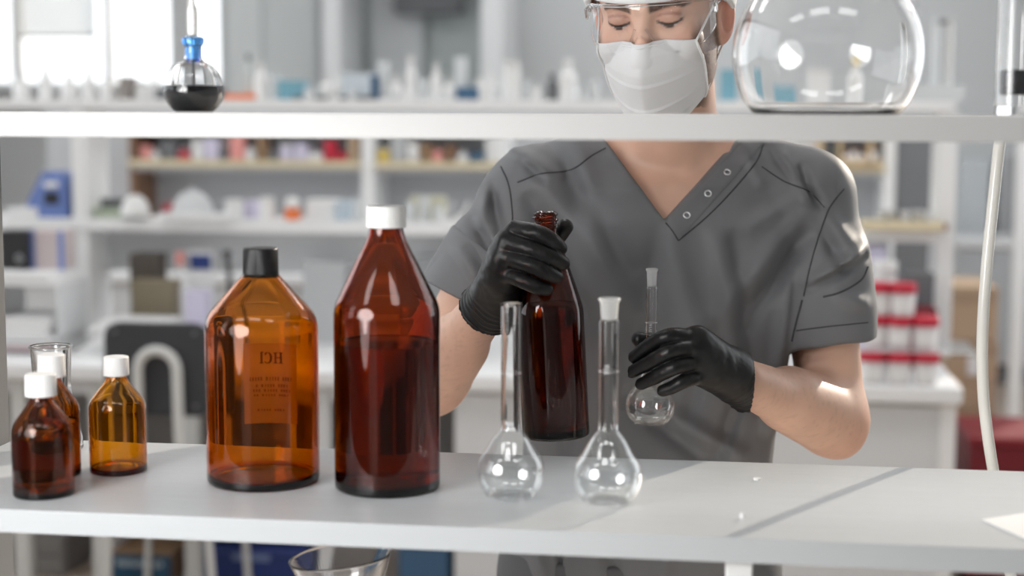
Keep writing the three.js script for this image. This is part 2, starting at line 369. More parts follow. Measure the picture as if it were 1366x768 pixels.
// ---- bottles
const brownWater = phys({ color: 0xffffff, roughness: 0, transmission: 1, thickness: 0.05, ior: 1.34, attenuationColor: rgb(0.5, 0.28, 0.2), attenuationDistance: 0.09 });
function amberBottle(name, label, group, s, mat, o) {
  const t = thing(name, label, 'bottle', s.pos, o.turn ?? 0, group), { r } = s, h = o.h, out = bottleProfile(r, o);
  part(t, 'glass_body', vessel(out, o.wall, o.floor), mat);
  if (o.level) part(t, 'liquid', filling(out, o.wall, o.floor, o.level), o.liquid ?? brownWater);
  const cap = part(t, 'cap', ribbedCap(o.capR, o.capH, o.ribs, 0.0006), o.capMat, [0, h - o.capH, 0]);
  return t;
}
function bottleProfile(r, o) {
  const n = o.neckR, f = r * (o.round ?? 0.28);
  return [[0, 0.0012], [r * 0.55, 0.0012], [r * 0.8, 0, 0.001], [r, 0, r * 0.3], [r, o.shoulder, f], [n * 1.02, o.neckY, n * 0.6], [n, o.h - 0.004], [n * 0.9, o.h - 0.003]];
}
const sBig = stand(352, 658, 149, SHELF), sTall = stand(517, 666, 140, SHELF), sA = stand(59, 668, 80, SHELF), sB = stand(73, 640, 70, SHELF), sC = stand(158.5, 636, 75, SHELF);
{
  let h = sBig.top(330);
  const big = amberBottle('amber_bottle', 'wide amber bottle with a ribbed black screw cap', undefined, sBig, amber, { h, shoulder: sBig.top(422), neckY: sBig.top(362), neckR: sBig.r * 0.26, round: 0.24, wall: 0.0032, floor: 0.006, capR: sBig.r * 0.315, capH: sBig.top(328) - sBig.top(367), ribs: 64, capMat: M.capBlack });
  // paper label on its far side, seen mirrored through the glass
  const lab = canvasTexture(420, 512, (g, w, hh) => {
    g.fillStyle = '#e9dccb'; g.fillRect(0, 0, w, hh);
    g.fillStyle = '#5a2a18'; g.textAlign = 'center';
    g.font = 'bold 100px serif'; g.fillText('HCl', w / 2, 130);
    g.globalAlpha = 0.55; [[215, 320, 26], [262, 250, 20], [294, 290, 18], [326, 260, 14], [420, 190, 16]].forEach(([y, l, hh]) => { for (let x = -l / 2, k = 0; x < l / 2; x += 21, k++) if (k % 6 !== 4) g.fillRect(w / 2 + x, y, 9 + (k * 7) % 8, hh); });
  });
  const a = 0.53, y0 = sBig.top(578), y1 = sBig.top(468);
  const lg = new THREE.CylinderGeometry(sBig.r + 0.0004, sBig.r + 0.0004, y1 - y0, 24, 1, true, Math.PI + YAW - 0.02 - a, 2 * a);
  part(big, 'label', lg, phys({ map: lab, roughness: 0.8, transmission: 0.85, thickness: 0, side: THREE.DoubleSide }), [0, (y0 + y1) / 2, 0], 'paper label with HCl, seen mirrored through the glass');
  h = sTall.top(274);
  amberBottle('amber_bottle', 'tall reddish amber bottle with a white ribbed cap', undefined, sTall, amberRed, { h, shoulder: sTall.top(408), neckY: sTall.top(312), neckR: sTall.r * 0.31, round: 0.16, wall: 0.0034, floor: 0.007, capR: sTall.r * 0.375, capH: sTall.top(270) - sTall.top(299), ribs: 56, capMat: M.capWhite, level: sTall.top(455) });
  const small = (s, t, c, w, lbl, mat, lv) => amberBottle('small_amber_bottle', lbl, 'small amber bottles', s, mat, { h: s.top(t + 2), shoulder: s.top(c[1]), neckY: s.top(c[0] + 7), neckR: s.r * 0.33, round: 0.26, wall: 0.0022, floor: 0.004, capR: s.r * w, capH: s.top(t) - s.top(c[0]), ribs: 44, capMat: M.capWhite, level: lv && s.top(lv) });
  small(sC, 473, [498, 536], 0.45, 'small yellowish amber bottle with white cap, standing apart beside the chair loop', amber);
  small(sA, 496, [525, 567], 0.52, 'small dark amber bottle with white cap, front one before the glass flask', amberRed, 580);
  small(sB, 470, [500, 540], 0.52, 'small dark amber bottle half hidden behind another by the glass flask', amberRed, 560);
}
// ---- flasks
function flaskProfile(R, neckR, cy, h, neckY, lip) {
  const p = [[0, 0.0014], [R * 0.5, 0.0014], [R * 0.66, 0, 0.002]];
  for (let k = 0; k <= 12; k++) { const a = -0.86 + k * 0.135; p.push([R * Math.cos(a), Math.max(cy + R * Math.sin(a), 0.0002 + k * 0.0004)]); }
  return [...p, [neckR * 1.75, neckY - (neckY - cy - R * 0.78) * 0.42, 0.012], [neckR * 1.02, neckY, 0.01], [neckR, neckY + 0.012], [neckR, h - lip[1]], ...lip[0]];
}
function volumetricFlask(label, pos, R, neckR, h, neckY, joint, wall = 0.0013) {
  const t = thing('volumetric_flask', label, 'flask', pos), cy = R * 0.72;
  const out = joint ? flaskProfile(R, neckR, cy, h, neckY, [[[neckR * 1.02, h - 0.0235, 0.003], [neckR * 0.8, h - 0.021]], 0.026]) : flaskProfile(R, neckR, cy, h, neckY, [[[neckR * 1.12, h - 0.001, 0.001]], 0.004]);
  const cut = out.findIndex((p) => p[1] === neckY);
  part(t, 'bulb', vessel(out.slice(0, cut + 1), wall, 0.0012, 80, 5), thinGlass);
  const up = out.slice(cut);
  part(t, 'neck', new THREE.LatheGeometry([...fillet(up, 4), ...fillet(up.map(([r, y, f]) => [r - wall * 1.15, y, f]).reverse(), 4), new THREE.Vector2(up[0][0], up[0][1])], 64), glass);
  if (joint) part(t, 'ground_joint', vessel([[neckR * 0.62, h - 0.0225], [neckR * 0.8, h - 0.0225, 0.001], [neckR * 0.92, h - 0.004], [neckR * 1.1, h - 0.0015, 0.001], [neckR * 1.08, h]].map((p) => p), 0.0016, 0.0012, 48, 3), frosted, undefined, 'frosted ground mouth');
  if (joint && h < 0.22) {
    const mark = canvasTexture(128, 64, (g, w, hh) => { g.fillStyle = '#000'; g.fillRect(0, 0, w, hh); g.fillStyle = '#fff'; g.font = '44px sans-serif'; g.textAlign = 'center'; g.fillText('7/16', w / 2, 48); });
    const r = neckR + 0.00015, sG = new THREE.CylinderGeometry(r, r, 0.0155, 12, 1, true, -0.6, 1.0), uv = sG.attributes.uv;
    for (let k = 0; k < uv.count; k++) { const u = uv.getX(k), v = uv.getY(k); uv.setXY(k, v, 1 - u); }
    part(t, 'etched_mark', sG, std(rgb(0.9, 0.9, 0.9), 0.7, { alphaMap: mark, transparent: true, side: THREE.DoubleSide }), [0, h - 0.073, 0], 'white etched joint size reading upwards');
  }
  part(t, 'graduation_ring', new THREE.TorusGeometry(neckR + 0.0001, 0.00025, 6, 48).rotateX(Math.PI / 2), M.paper, [0, neckY + (h - neckY) * 0.45, 0]);
  return t;
}
{
  const s1 = stand(681, 673, 91, SHELF), s2 = stand(810, 680, 93, SHELF);
  volumetricFlask('clear glass flask with plain narrow neck, nearer the tall amber bottle', s1.pos, s1.r, 13.2 * pxm(s1.pos), s1.top(403), s1.top(573), false);
  volumetricFlask('clear glass flask with frosted flared mouth, below the held flask', s2.pos, s2.r, 13.2 * pxm(s2.pos), s2.top(398), s2.top(573), true);
  // conical flask behind the small bottles, wide ground mouth
  const s3 = stand(72, 607, 78, SHELF), H = s3.top(461), R = s3.r, n = R * 0.62, t = thing('conical_flask', 'clear conical flask with wide mouth behind the small amber bottles', 'flask', s3.pos);
  part(t, 'glass_body', vessel([[0, 0.001], [R * 0.85, 0, 0.003], [R, 0.001, 0.006], [R * 0.98, 0.012, 0.006], [n * 1.0, H * 0.6, 0.02], [n, H * 0.66], [n * 1.1, H - 0.003], [n * 1.2, H - 0.0015, 0.0012], [n * 1.18, H]], 0.0016, 0.002), glass);
}
// conical glass standing on the bench under the shelf
{
  const p = onZ(474, 741, -1.64), r = 69 * pxm(p), h = p.y - 0.9, t = thing('conical_glass', 'clear conical glass with wide rim below the shelf edge', 'glass', [p.x, 0.9, p.z]);
  const g = part(t, 'bowl', vessel([[0, 0.035], [0.008, 0.036, 0.003], [r * 0.97, h - 0.004, 0.003], [r, h]], 0.0022, 0.006), glass);
  part(t, 'foot', lathe([[0, 0], [0.036, 0, 0.001], [0.036, 0.003, 0.0015], [0.008, 0.008, 0.006], [0.006, 0.034], [0, 0.0345]], 48), glass);
  g.rotation.z = 0.1; g.position.set(0, 0, 0);
}
// things on the upper shelf
{
  // little round flask of dark ink with a blue stopper
  const c = onZ(259, 147, -1.61), m = pxm(c), R = 40 * m, f = 57.5 * m, Y = TOP, t = thing('round_flask', 'little round flask half full of dark liquid with a blue stopper', 'flask', [c.x, Y, c.z]);
  const prof = [[0, 0.0008], [R * 0.45, 0.0006], [R * 0.62, 0, 0.002]];
  for (let k = 0; k <= 12; k++) { const a = -0.9 + k * 0.155; prof.push([R * Math.cos(a), Math.max(R * 0.78 + R * Math.sin(a), 0.0003 + k * 0.0003)]); }
  const nr = 11 * m;
  prof.push([nr * 1.15, 68 * m, 0.004], [nr, 76 * m], [nr, 86 * m], [nr * 1.1, 88 * m]);
  part(t, 'glass_body', vessel(prof, 0.0013, 0.0018), glass);
  part(t, 'liquid', filling(prof, 0.0013, 0.0018, 35 * m), std(rgb(0.005, 0.006, 0.009), 0.08), undefined, 'dark blue-black liquid');
  const blue = phys({ color: 0xffffff, roughness: 0.03, transmission: 1, thickness: 0.004, ior: 1.5, attenuationColor: rgb(0.12, 0.42, 0.9), attenuationDistance: 0.004 });
  const st = part(t, 'stopper', vessel([[0, 66 * m], [9 * m, 66 * m, 0.001], [10.6 * m, 86 * m], [14 * m, 90 * m, 0.001], [15 * m, 98 * m, 0.0015], [10 * m, 100 * m, 0.001], [6 * m, 100 * m]], 0.002, 0.003, 48), blue, undefined, 'blue glass stopper');
  part(st, 'dip_rod', new THREE.CylinderGeometry(2.2 * m, 2.2 * m, 50 * m, 12), M.darkGrey, [0, 45 * m, 0]);
  part(st, 'spout', vessel([[0, 99 * m], [5 * m, 99 * m, 0.001], [6.4 * m, 106 * m], [6.4 * m, 136 * m, 0.002], [3 * m, 142 * m], [2 * m, 162 * m]], 0.0008, 0.001, 32), phys({ color: rgb(1, 0.98, 0.96), roughness: 0.05, transmission: 1, thickness: 0.001, ior: 1.47 }), undefined, 'clear glass spout');
}
{
  // the large flat-bottomed flask
  const c = onZ(1104, 72, -1.655), m = pxm(c), R = 126 * m, cy = c.y - TOP, t = thing('boiling_flask', 'large round flat-bottomed glass flask beside the man', 'flask', [c.x, TOP, c.z]);
  const a0 = -Math.asin(Math.min(0.97, (cy - 0.002) / R)), p = [[0, 0.002], [R * Math.cos(a0) * 0.7, 0.0015], [R * Math.cos(a0) * 0.94, 0, 0.004]];
  for (let k = 0; k <= 30; k++) { const a = a0 + (k / 30) * (1.34 - a0); p.push([R * Math.cos(a), Math.max(cy + R * Math.sin(a), 0.001 + k * 0.002)]); }
  p.push([0.021, cy + R * 1.08, 0.01], [0.021, cy + R + 0.085], [0.026, cy + R + 0.09, 0.001], [0.026, cy + R + 0.094]);
  part(t, 'glass_body', vessel(p, 0.0022, 0.0018, 128, 4), glass);
}
{
  // straight cylinder cut by the picture's edge, with a dark insert and some water
  const c = onZ(1357, 150, -1.64), m = pxm(c), R = 30 * m, t = thing('glass_cylinder', 'straight clear glass cylinder at the end of the upper shelf', 'cylinder', [c.x, TOP, c.z]);
  const prof = [[0, 0.001], [R * 0.9, 0, 0.001], [R, 0, 0.004], [R, 0.2], [R * 1.08, 0.203, 0.001], [R * 1.06, 0.206]];
  part(t, 'glass_body', vessel(prof, 0.0018, 0.008), glass);
  part(t, 'float', lathe([[0, 27 * m], [R * 0.8, 27 * m, 0.002], [R * 0.8, 60 * m, 0.002], [0, 60 * m]].map((q) => q), 40), std(rgb(0.02, 0.022, 0.026), 0.3), undefined, 'dark grey block inside');
}
// white sheet lying over the shelf's end
{
  const g = new THREE.BufferGeometry(), a = onY(1310, 694, SHELF), b = onY(1372, 685, SHELF), c = onY(1520, 735, SHELF), d = onY(1372, 722, SHELF), o = a.clone();
  const s = new THREE.Shape([a, b, c, d].map((p) => new THREE.Vector2(p.x - o.x, -(p.z - o.z))));
  const t = new THREE.Mesh(new THREE.ExtrudeGeometry(s, { depth: 0.0012, bevelEnabled: false }).rotateX(-Math.PI / 2), M.paper);
  t.name = 'paper_sheet'; t.position.set(o.x, SHELF + 0.0003, o.z);
  t.rotation.z = 0.0;
  scene.add(tag(t, 'corner of a white paper sheet lying on the lower shelf', 'paper'));
}
// the pale hose hanging behind the rack from a clip under the upper shelf
{
  const z = 1.945, pts = [C(1341, 150, z), C(1334, 188, z), C(1326, 260, z), C(1316, 360, z), C(1310.5, 450, z), C(1312, 530, z), C(1319, 590, z), C(1328, 645, z), C(1340, 720, z), C(1352, 790, z), C(1362, 860, z)].map(toWorld);
  const o = pts[pts.length - 1].clone(), t = new THREE.Mesh(tube(pts.map((p) => p.clone().sub(o)), 7.8 * z / FPX, 80, 16), phys({ color: rgb(0.86, 0.85, 0.80), roughness: 0.25, clearcoat: 0.4 }));
  t.name = 'hose'; t.position.copy(o);
  scene.add(tag(t, 'pale plastic hose hanging down behind the shelf rack', 'hose'));
}
// ---------------------------------------------------------------- the bench and rack behind the man
const BZ = -4.71, BY = 0.75, RZ = -5.3, RK = -5.52;
const bx1 = onZ(1285, 520, BZ).x, bx0 = -3.4, rx0 = -3.4, rx1 = onZ(1274, 140, RZ).x;
{
  const t = thing('laboratory_bench', 'long pale bench behind the man with knee space and a cupboard end', 'bench', [0, 0, BZ]);
  part(t, 'worktop', rbox(bx1 - bx0, 0.055, 0.95, 0.012), M.laminate, [(bx0 + bx1) / 2, BY - 0.0275, -0.475]);
  const cx0 = onZ(604, 600, BZ - 0.04).x, px = onZ(1262, 600, BZ - 0.02).x;
  part(t, 'cupboard_front', rbox(px - cx0 - 0.012, BY - 0.055 - 0.02, 0.02, 0.003), M.benchGrey, [(cx0 + px) / 2, (BY - 0.055) / 2, -0.05]);
  part(t, 'cupboard_body', rbox(bx1 - 0.03 - cx0, BY - 0.06, 0.82, 0.003), M.benchGrey, [(cx0 + bx1 - 0.03) / 2, (BY - 0.06) / 2, -0.48]);
  part(t, 'end_panel', rbox(0.045, BY - 0.056, 0.88, 0.004), M.white, [bx1 - 0.035, (BY - 0.056) / 2, -0.47]);
  part(t, 'modesty_panel', rbox(cx0 - bx0, 0.52, 0.02, 0.003), std(rgb(0.27, 0.265, 0.26), 0.7), [(cx0 + bx0) / 2, 0.42, -0.8]);
  part(t, 'apron', rbox(cx0 - bx0, 0.05, 0.02, 0.003), M.benchGrey, [(cx0 + bx0) / 2, BY - 0.08, -0.06]);
  for (const q of [34, 137, 260, 433]) { const p = onZ(q, 752, BZ - 0.05); part(t, 'leg', rbox(q === 137 ? 0.05 : 0.052, BY - 0.055, 0.045, 0.006), q === 433 ? M.benchGrey : M.paintedTube, [p.x, (BY - 0.055) / 2, -0.05]); }

  const r = thing('shelf_rack', 'white reagent rack on the far bench, crowded with blurred glassware', 'shelf', [0, BY, RZ]);
  const yT = onZ(430, 133, RZ).y, yM = onZ(300, 294, RZ).y, D = RZ - RK, mid = -D / 2;
  part(r, 'top_shelf', rbox(rx1 - rx0, 0.034, D, 0.004), M.white, [(rx0 + rx1) / 2, yT - 0.017 - BY, mid]);
  part(r, 'middle_shelf', rbox(rx1 - rx0 - 0.04, 0.042, D, 0.004), M.white, [(rx0 + rx1) / 2 - 0.02, yM - 0.021 - BY, mid]);
  for (const q of [106, 1262]) { const p = onZ(q, 300, RZ); part(r, 'post', rbox(0.056, yT - 0.034 - BY, D - 0.02, 0.004), M.white, [p.x, (yT - 0.034 - BY) / 2, mid]); }
  const p0 = onZ(1188, 240, RK).x;
  part(r, 'apron', rbox(p0 - rx0, 0.16, 0.012, 0.002), M.benchGrey, [(p0 + rx0) / 2, yM - 0.042 - 0.08 - BY, mid - D / 2 + 0.02]);
  globalThis.rackTop = yT; globalThis.rackMid = yM;
}
const RT = globalThis.rackTop, RM = globalThis.rackMid;
// third bench far behind, with a wood-edged shelf of reagents
const SZ = -7.3, SY = onZ(330, 216, SZ).y;
{
  const x0 = onZ(172, 220, SZ).x, x1 = onZ(1192, 230, SZ).x;
  const t = thing('laboratory_bench', 'far grey bench under the wood-edged reagent shelf', 'bench', [0, 0, SZ]);
  part(t, 'worktop', rbox(x1 + 3.6, 0.05, 0.8, 0.01), M.laminate, [(x1 - 3.6) / 2, 0.78, -0.1]);
  part(t, 'body', rbox(x1 + 3.5, 0.755, 0.7, 0.005), M.benchGrey, [(x1 - 3.6) / 2, 0.3775, -0.1]);
  const r = thing('reagent_shelf', 'wood-edged shelf of colourful reagent packs far behind', 'shelf', [0, 0.805, SZ]);
  part(r, 'back_panel', rbox(x1 + 3.4, SY - 0.55, 0.02, 0.003), M.panelGrey, [(x1 - 3.4) / 2, (SY - 0.55) / 2, -0.3]);
  for (const [a, b] of [[172, 480], [500, 668], [1036, 1182]]) {
    const u = onZ(a, 220, SZ).x, v = onZ(b, 220, SZ).x;
    part(r, 'shelf_board', rbox(v - u, 0.03, 0.28, 0.003), M.panelGrey, [(u + v) / 2, SY - 0.03 - 0.805, -0.15]);
    part(r, 'wood_edge', rbox(v - u, 0.032, 0.02, 0.003), M.woodPale, [(u + v) / 2, SY - 0.008 - 0.805, 0]);
    part(r, 'upper_board', rbox(v - u, 0.02, 0.28, 0.003), M.panelGrey, [(u + v) / 2, SY + 0.19 - 0.805, -0.15]);
  }
  for (const [a, w, m] of [[175, 0.03, M.woodDark], [490, 0.065, M.white], [668, 0.05, M.white], [1187, 0.055, M.white]]) { const p = onZ(a, 220, SZ); part(r, 'upright', rbox(w, SY + 0.19 - 0.805, 0.3, 0.004), m, [p.x, (SY + 0.19 - 0.805) / 2, -0.16]); }
}
// glazed hood, tall cabinet and doors along the far wall
{
  const z = -9.6, a = onZ(430, 60, z).x, b = onZ(670, 60, z).x, wl = 0.115, t = thing('fume_hood', 'white framed fume hood with grey glass behind the far rack', 'fume hood', [(a + b) / 2, 0, z]);
  part(t, 'back_panel', rbox(b - a, 2.3, 0.02), M.greyGreen, [0, 1.55, -0.62]);
  part(t, 'base', rbox(b - a, 1.0, 0.7), M.benchGrey, [0, 0.5, -0.32]);
  part(t, 'ledge', rbox(b - a + 0.04, 0.1, 0.74, 0.01), M.white, [0, onZ(500, 118, z).y - 0.05, -0.33]);
  for (const s of [-1, 1]) { part(t, 'post', rbox(s < 0 ? wl : 0.14, 2.75, 0.66, 0.01), M.windowFrame, [s * ((b - a) / 2 - 0.06), 1.37, -0.3]); }
  part(t, 'top', rbox(b - a, 0.3, 0.66), M.windowFrame, [0, 2.8, -0.3]);
  part(t, 'sash', rbox(b - a - 0.25, 1.0, 0.006, 0.002), M.pane, [0, 2.15, 0.01]);
  part(t, 'filter_box', rbox((onZ(617, 0, z - 0.5).x - onZ(530, 0, z - 0.5).x), 0.5, 0.2, 0.01), M.darkGrey, [onZ(573, 0, z - 0.5).x - (a + b) / 2, onZ(573, 19, z - 0.5).y + 0.25, -0.48]);
  part(t, 'inner_panel', rbox(0.34, 1.2, 0.02, 0.004), M.wall, [-(b - a) / 2 + 0.36, 2.0, -0.55]);
}
{
  const z = -9.9, a = onZ(300, 60, z).x, b = onZ(424, 60, z).x, t = thing('tall_cabinet', 'tall pale grey cabinet between the bright window and the fume hood', 'cabinet', [(a + b) / 2, 0, z]);
  part(t, 'body', rbox(b - a, 3.0, 0.5, 0.01), M.wall, [0, 1.5, -0.28]);
  part(t, 'door', rbox((b - a) * 0.55, 2.9, 0.02, 0.006), std(rgb(0.68, 0.71, 0.71), 0.5), [(b - a) * 0.2, 1.5, -0.02]);
  part(t, 'door', rbox((b - a) * 0.38, 2.9, 0.02, 0.006), std(rgb(0.72, 0.75, 0.75), 0.5), [-(b - a) * 0.29, 1.5, -0.02]);
}
{
  const z = -8.6, a = onZ(1196, 200, z).x, b = onZ(1246, 200, z).x, y1 = onZ(1220, 176, z).y, t = thing('locker', 'dark grey locker beyond the far rack end', 'locker', [(a + b) / 2, 0, z]);
  part(t, 'body', rbox(b - a, y1, 0.4, 0.006), M.darkGrey, [0, y1 / 2, -0.2]);
  part(t, 'door', rbox(b - a - 0.02, y1 - 0.06, 0.016, 0.004), std(rgb(0.2, 0.205, 0.215), 0.6), [0, y1 / 2, 0.005]);
}
for (const [a, b, top, bot, z, col, lbl] of [[1276, 1321, 211, 322, -10.0, rgb(0.62, 0.66, 0.69), 'pale blue cabinet door unit left of the hose'], [1334, 1362, 207, 326, -10.0, rgb(0.42, 0.43, 0.44), 'grey narrow cabinet unit beyond the hose']]) {
  const x0 = onZ(a, 260, z).x, x1 = onZ(b, 260, z).x, y0 = 0, y1 = onZ(a, top, z).y, t = thing('wall_cabinet', lbl, 'cabinet', [(x0 + x1) / 2, y0, z]);
  part(t, 'body', rbox(x1 - x0, y1 - y0, 0.4, 0.006), M.wall, [0, (y1 - y0) / 2, -0.2]);
  const yd = onZ(a, bot, z).y;
  part(t, 'door', rbox(x1 - x0 - 0.02, y1 - yd, 0.02, 0.004), std(col, 0.5), [0, (y1 + yd) / 2, 0.01]);
  part(t, 'lower_door', rbox(x1 - x0 - 0.02, yd - 0.1, 0.02, 0.004), std(rgb(0.45, 0.47, 0.49), 0.5), [0, 0.06 + (yd - 0.1) / 2, 0.01]);
}
{
  const z = -9.2, a = onZ(1276, 360, z).x, y = onZ(1330, 322, z).y, t = thing('side_bench', 'grey side bench along the far end of the aisle', 'bench', [a + 0.36, 0, z]);
  part(t, 'worktop', rbox(0.72, 0.04, 0.6, 0.006), M.laminate, [0, y - 0.02, -0.3]);
  part(t, 'body', rbox(0.7, y - 0.04 - 0.12, 0.54, 0.006), M.benchGrey, [0, (y - 0.04 + 0.12) / 2, -0.31]);
  part(t, 'plinth', rbox(0.66, 0.12, 0.48), M.darkGrey, [0, 0.06, -0.32]);
  for (const q of [0.12, 0.3, 0.48, 0.66]) part(t, 'door', rbox(0.17, y - 0.22, 0.016, 0.003), std(rgb(0.55, 0.57, 0.59), 0.5), [-0.39 + q, (y - 0.04 + 0.12) / 2, -0.035]);
}
// ---------------------------------------------------------------- small things, each standing on shelf height Y at depth z
function spot(px, pyTop, wpx, Y, z) {
  const b = onZ(px, 384, z), p = new THREE.Vector3(onZ(px, pyTop, z).x, Y, z), m = pxm(p);
  return { p, w: wpx * m, h: Math.max(onZ(px, pyTop, z).y - Y, 0.008), m };
}
const unit = { bottle: new Map() };
function bottleThing(kind, lbl, group, px, top, w, Y, z, mat, capMat, shape = 0) {
  const s = spot(px, top, w, Y, z), r = s.w / 2, h = s.h, t = thing(kind, lbl, kind.includes('jar') ? 'jar' : 'bottle', s.p, 0, group);
  const nr = r * (shape ? 0.8 : 0.42), sh = shape ? 0.8 : 0.6;
  part(t, 'body', lathe([[0, 0], [r * 0.9, 0, 0.002], [r, 0.003, 0.003], [r, h * sh, r * 0.5], [nr, h * (sh + 0.16), r * 0.2], [nr, h * 0.86], [0, h * 0.86]], 20, 3), mat);
  part(t, 'cap', lathe([[0, 0], [nr * 1.25, 0], [nr * 1.25, h * 0.15, 0.002], [0, h * 0.15]].map((q) => q), 20, 2), capMat, [0, h * 0.85, 0]);
  return t;
}
function boxThing(kind, lbl, group, px, top, w, Y, z, mat, cat = 'box', depth = 0.1, lift = 0) {
  const s = spot(px, top, w, Y, z), t = thing(kind, lbl, cat, [s.p.x, Y, z - depth / 2 + 0.01], 0, group);
  part(t, 'body', rbox(s.w, s.h * 0.97, depth, 0.004), mat, [0, s.h * 0.485, 0]);
  part(t, 'lid', rbox(s.w * 1.01, s.h * 0.12, depth * 1.01, 0.002), mat, [0, s.h * 0.92, 0]);
  return t;
}
function cylinderGlass(lbl, group, px, top, w, Y, z, mat = M.milky) {
  const s = spot(px, top, w, Y, z), r = s.w / 2, t = thing('measuring_glass', lbl, 'glass', s.p, 0, group);
  part(t, 'glass_body', lathe([[0, 0], [r * 1.15, 0, 0.001], [r * 1.15, 0.006, 0.002], [r * 0.85, 0.012, 0.003], [r * 0.85, s.h - 0.004], [r, s.h], [r * 0.8, s.h - 0.001], [r * 0.75, 0.02], [0, 0.018]], 20, 2), mat);
  return t;
}
// the far rack's top shelf: known pieces first
const zt = -5.38, ORD = ['first', 'second', 'third', 'fourth', 'fifth', 'sixth', 'seventh', 'eighth', 'ninth', 'tenth', 'eleventh', 'twelfth'];
boxThing('flat_tray', 'flat bright orange tray on the far rack beside the ink flask', undefined, 320, 125, 44, RT, zt, M.orange, 'tray');
bottleThing('reagent_bottle', 'slim dark grey bottle on the far rack beside the window', undefined, 331, 72, 11, RT, zt - 0.05, M.greyGreen, M.darkGrey);
boxThing('tip_box', 'blue and white box with dark base on the far rack', undefined, 388, 107, 34, RT, zt, M.teal);
boxThing('flat_tray', 'flat dark tray between the blue boxes on the far rack', undefined, 413, 128, 46, RT, zt + 0.03, M.darkGrey, 'tray');
boxThing('tip_box', 'pale blue box on black base before the fume hood', undefined, 478, 97, 40, RT, zt, std(rgb(0.66, 0.73, 0.79), 0.5));
boxThing('flat_tray', 'flat black tray below the pale blue box', undefined, 474, 128, 44, RT, zt + 0.06, M.darkGrey, 'tray');
boxThing('tip_box', 'narrow blue box next to the black tray', undefined, 499, 100, 11, RT, zt, M.steelBlue);
boxThing('tip_box', 'low grey-blue box at the end of the white bottles', undefined, 624, 116, 30, RT, zt, M.steelBlue);
bottleThing('reagent_bottle', 'white bottle with dark neighbour left of the masked man', undefined, 758, 78, 24, RT, zt, M.capWhite, M.capWhite);
bottleThing('reagent_bottle', 'small dark bottle beside the white bottle near the masked man', undefined, 737, 98, 16, RT, zt, M.darkGrey, M.darkGrey);
bottleThing('reagent_bottle', 'tall white bottle alone under the hood post', undefined, 683, 82, 22, RT, zt, M.capWhite, M.capWhite, 1);
boxThing('tip_box', 'teal box between the man and the large round flask', undefined, 972, 92, 22, RT, zt, M.teal);
boxThing('tip_box', 'dark teal box seen through the large round flask', undefined, 1032, 112, 40, RT, zt, M.teal);
boxThing('tip_box', 'white box seen through the large round flask', undefined, 1090, 90, 36, RT, zt, M.capWhite);
bottleThing('reagent_bottle', 'white bottle seen through the large round flask', undefined, 1150, 76, 26, RT, zt, M.capWhite, M.yellow);
[[28, 96, 22], [60, 84, 18], [92, 100, 24], [118, 92, 20], [144, 104, 22], [190, 108, 24], [206, 98, 16]].forEach(([px, top, w], k) => bottleThing('reagent_bottle', `${ORD[k]} pale bottle from the left on the far rack before the bright window`, 'pale bottles before the window', px, top, w, RT, zt - 0.05, M.capWhite, M.capWhite));
boxThing('carton', 'small grey-brown carton on the far rack left of the ink flask', undefined, 165, 101, 12, RT, zt, std(rgb(0.3, 0.27, 0.25), 0.7));
boxThing('carton', 'dark low box on the far rack touching the ink flask', undefined, 216, 118, 18, RT, zt, M.darkGrey);
[[348, 84, 20], [366, 98, 18], [436, 102, 22], [452, 96, 14], [512, 82, 18], [528, 100, 16], [548, 75, 16], [565, 104, 18], [582, 85, 16], [600, 104, 16], [615, 76, 20], [640, 104, 18], [655, 96, 14], [700, 106, 18], [716, 112, 16]].forEach(([px, top, w], k) =>
  (k % 3 === 1 ? cylinderGlass : (l, g, ...a) => bottleThing('reagent_bottle', l, g, ...a, M.capWhite, M.capWhite))(`${ORD[k % 3 === 1 ? (k - 1) / 3 : k - Math.ceil(k / 3 - 0.4)]} ${k % 3 === 1 ? 'measuring glass' : 'white bottle'} from the orange tray on the far rack`, k % 3 === 1 ? 'measuring glasses on the far rack' : 'white bottles on the far rack', px, top, w, RT, zt - 0.02));
[[412, 116, 14], [470, 118, 12], [527, 124, 12], [560, 122, 12], [590, 126, 12], [664, 118, 14], [776, 118, 16], [794, 108, 14]].forEach(([px, top, w], k) => cylinderGlass(`${ORD[k]} low glass beaker from the left along the far rack front`, 'low beakers on the far rack', px, top, w, RT, zt + 0.06));
{
  // clear stand of two rods at the rack's end
  const s = spot(1258, 25, 40, RT, zt), t = thing('glass_stand', 'clear stand of upright rods at the end of the far rack', 'stand', s.p);
  part(t, 'base', rbox(s.w * 1.7, 0.05, 0.14, 0.004), M.milky, [-0.02, 0.025, 0]);
  for (const [q, m] of [[-0.022, M.milky], [0.024, M.paintedTube]]) part(t, 'rod', bar(new THREE.Vector3(q, 0.05, 0), new THREE.Vector3(q, s.h, 0), 0.011), m);
  part(t, 'crossbar', bar(new THREE.Vector3(-0.03, s.h - 0.01, 0), new THREE.Vector3(0.034, s.h - 0.01, 0), 0.008), M.darkGrey);
}
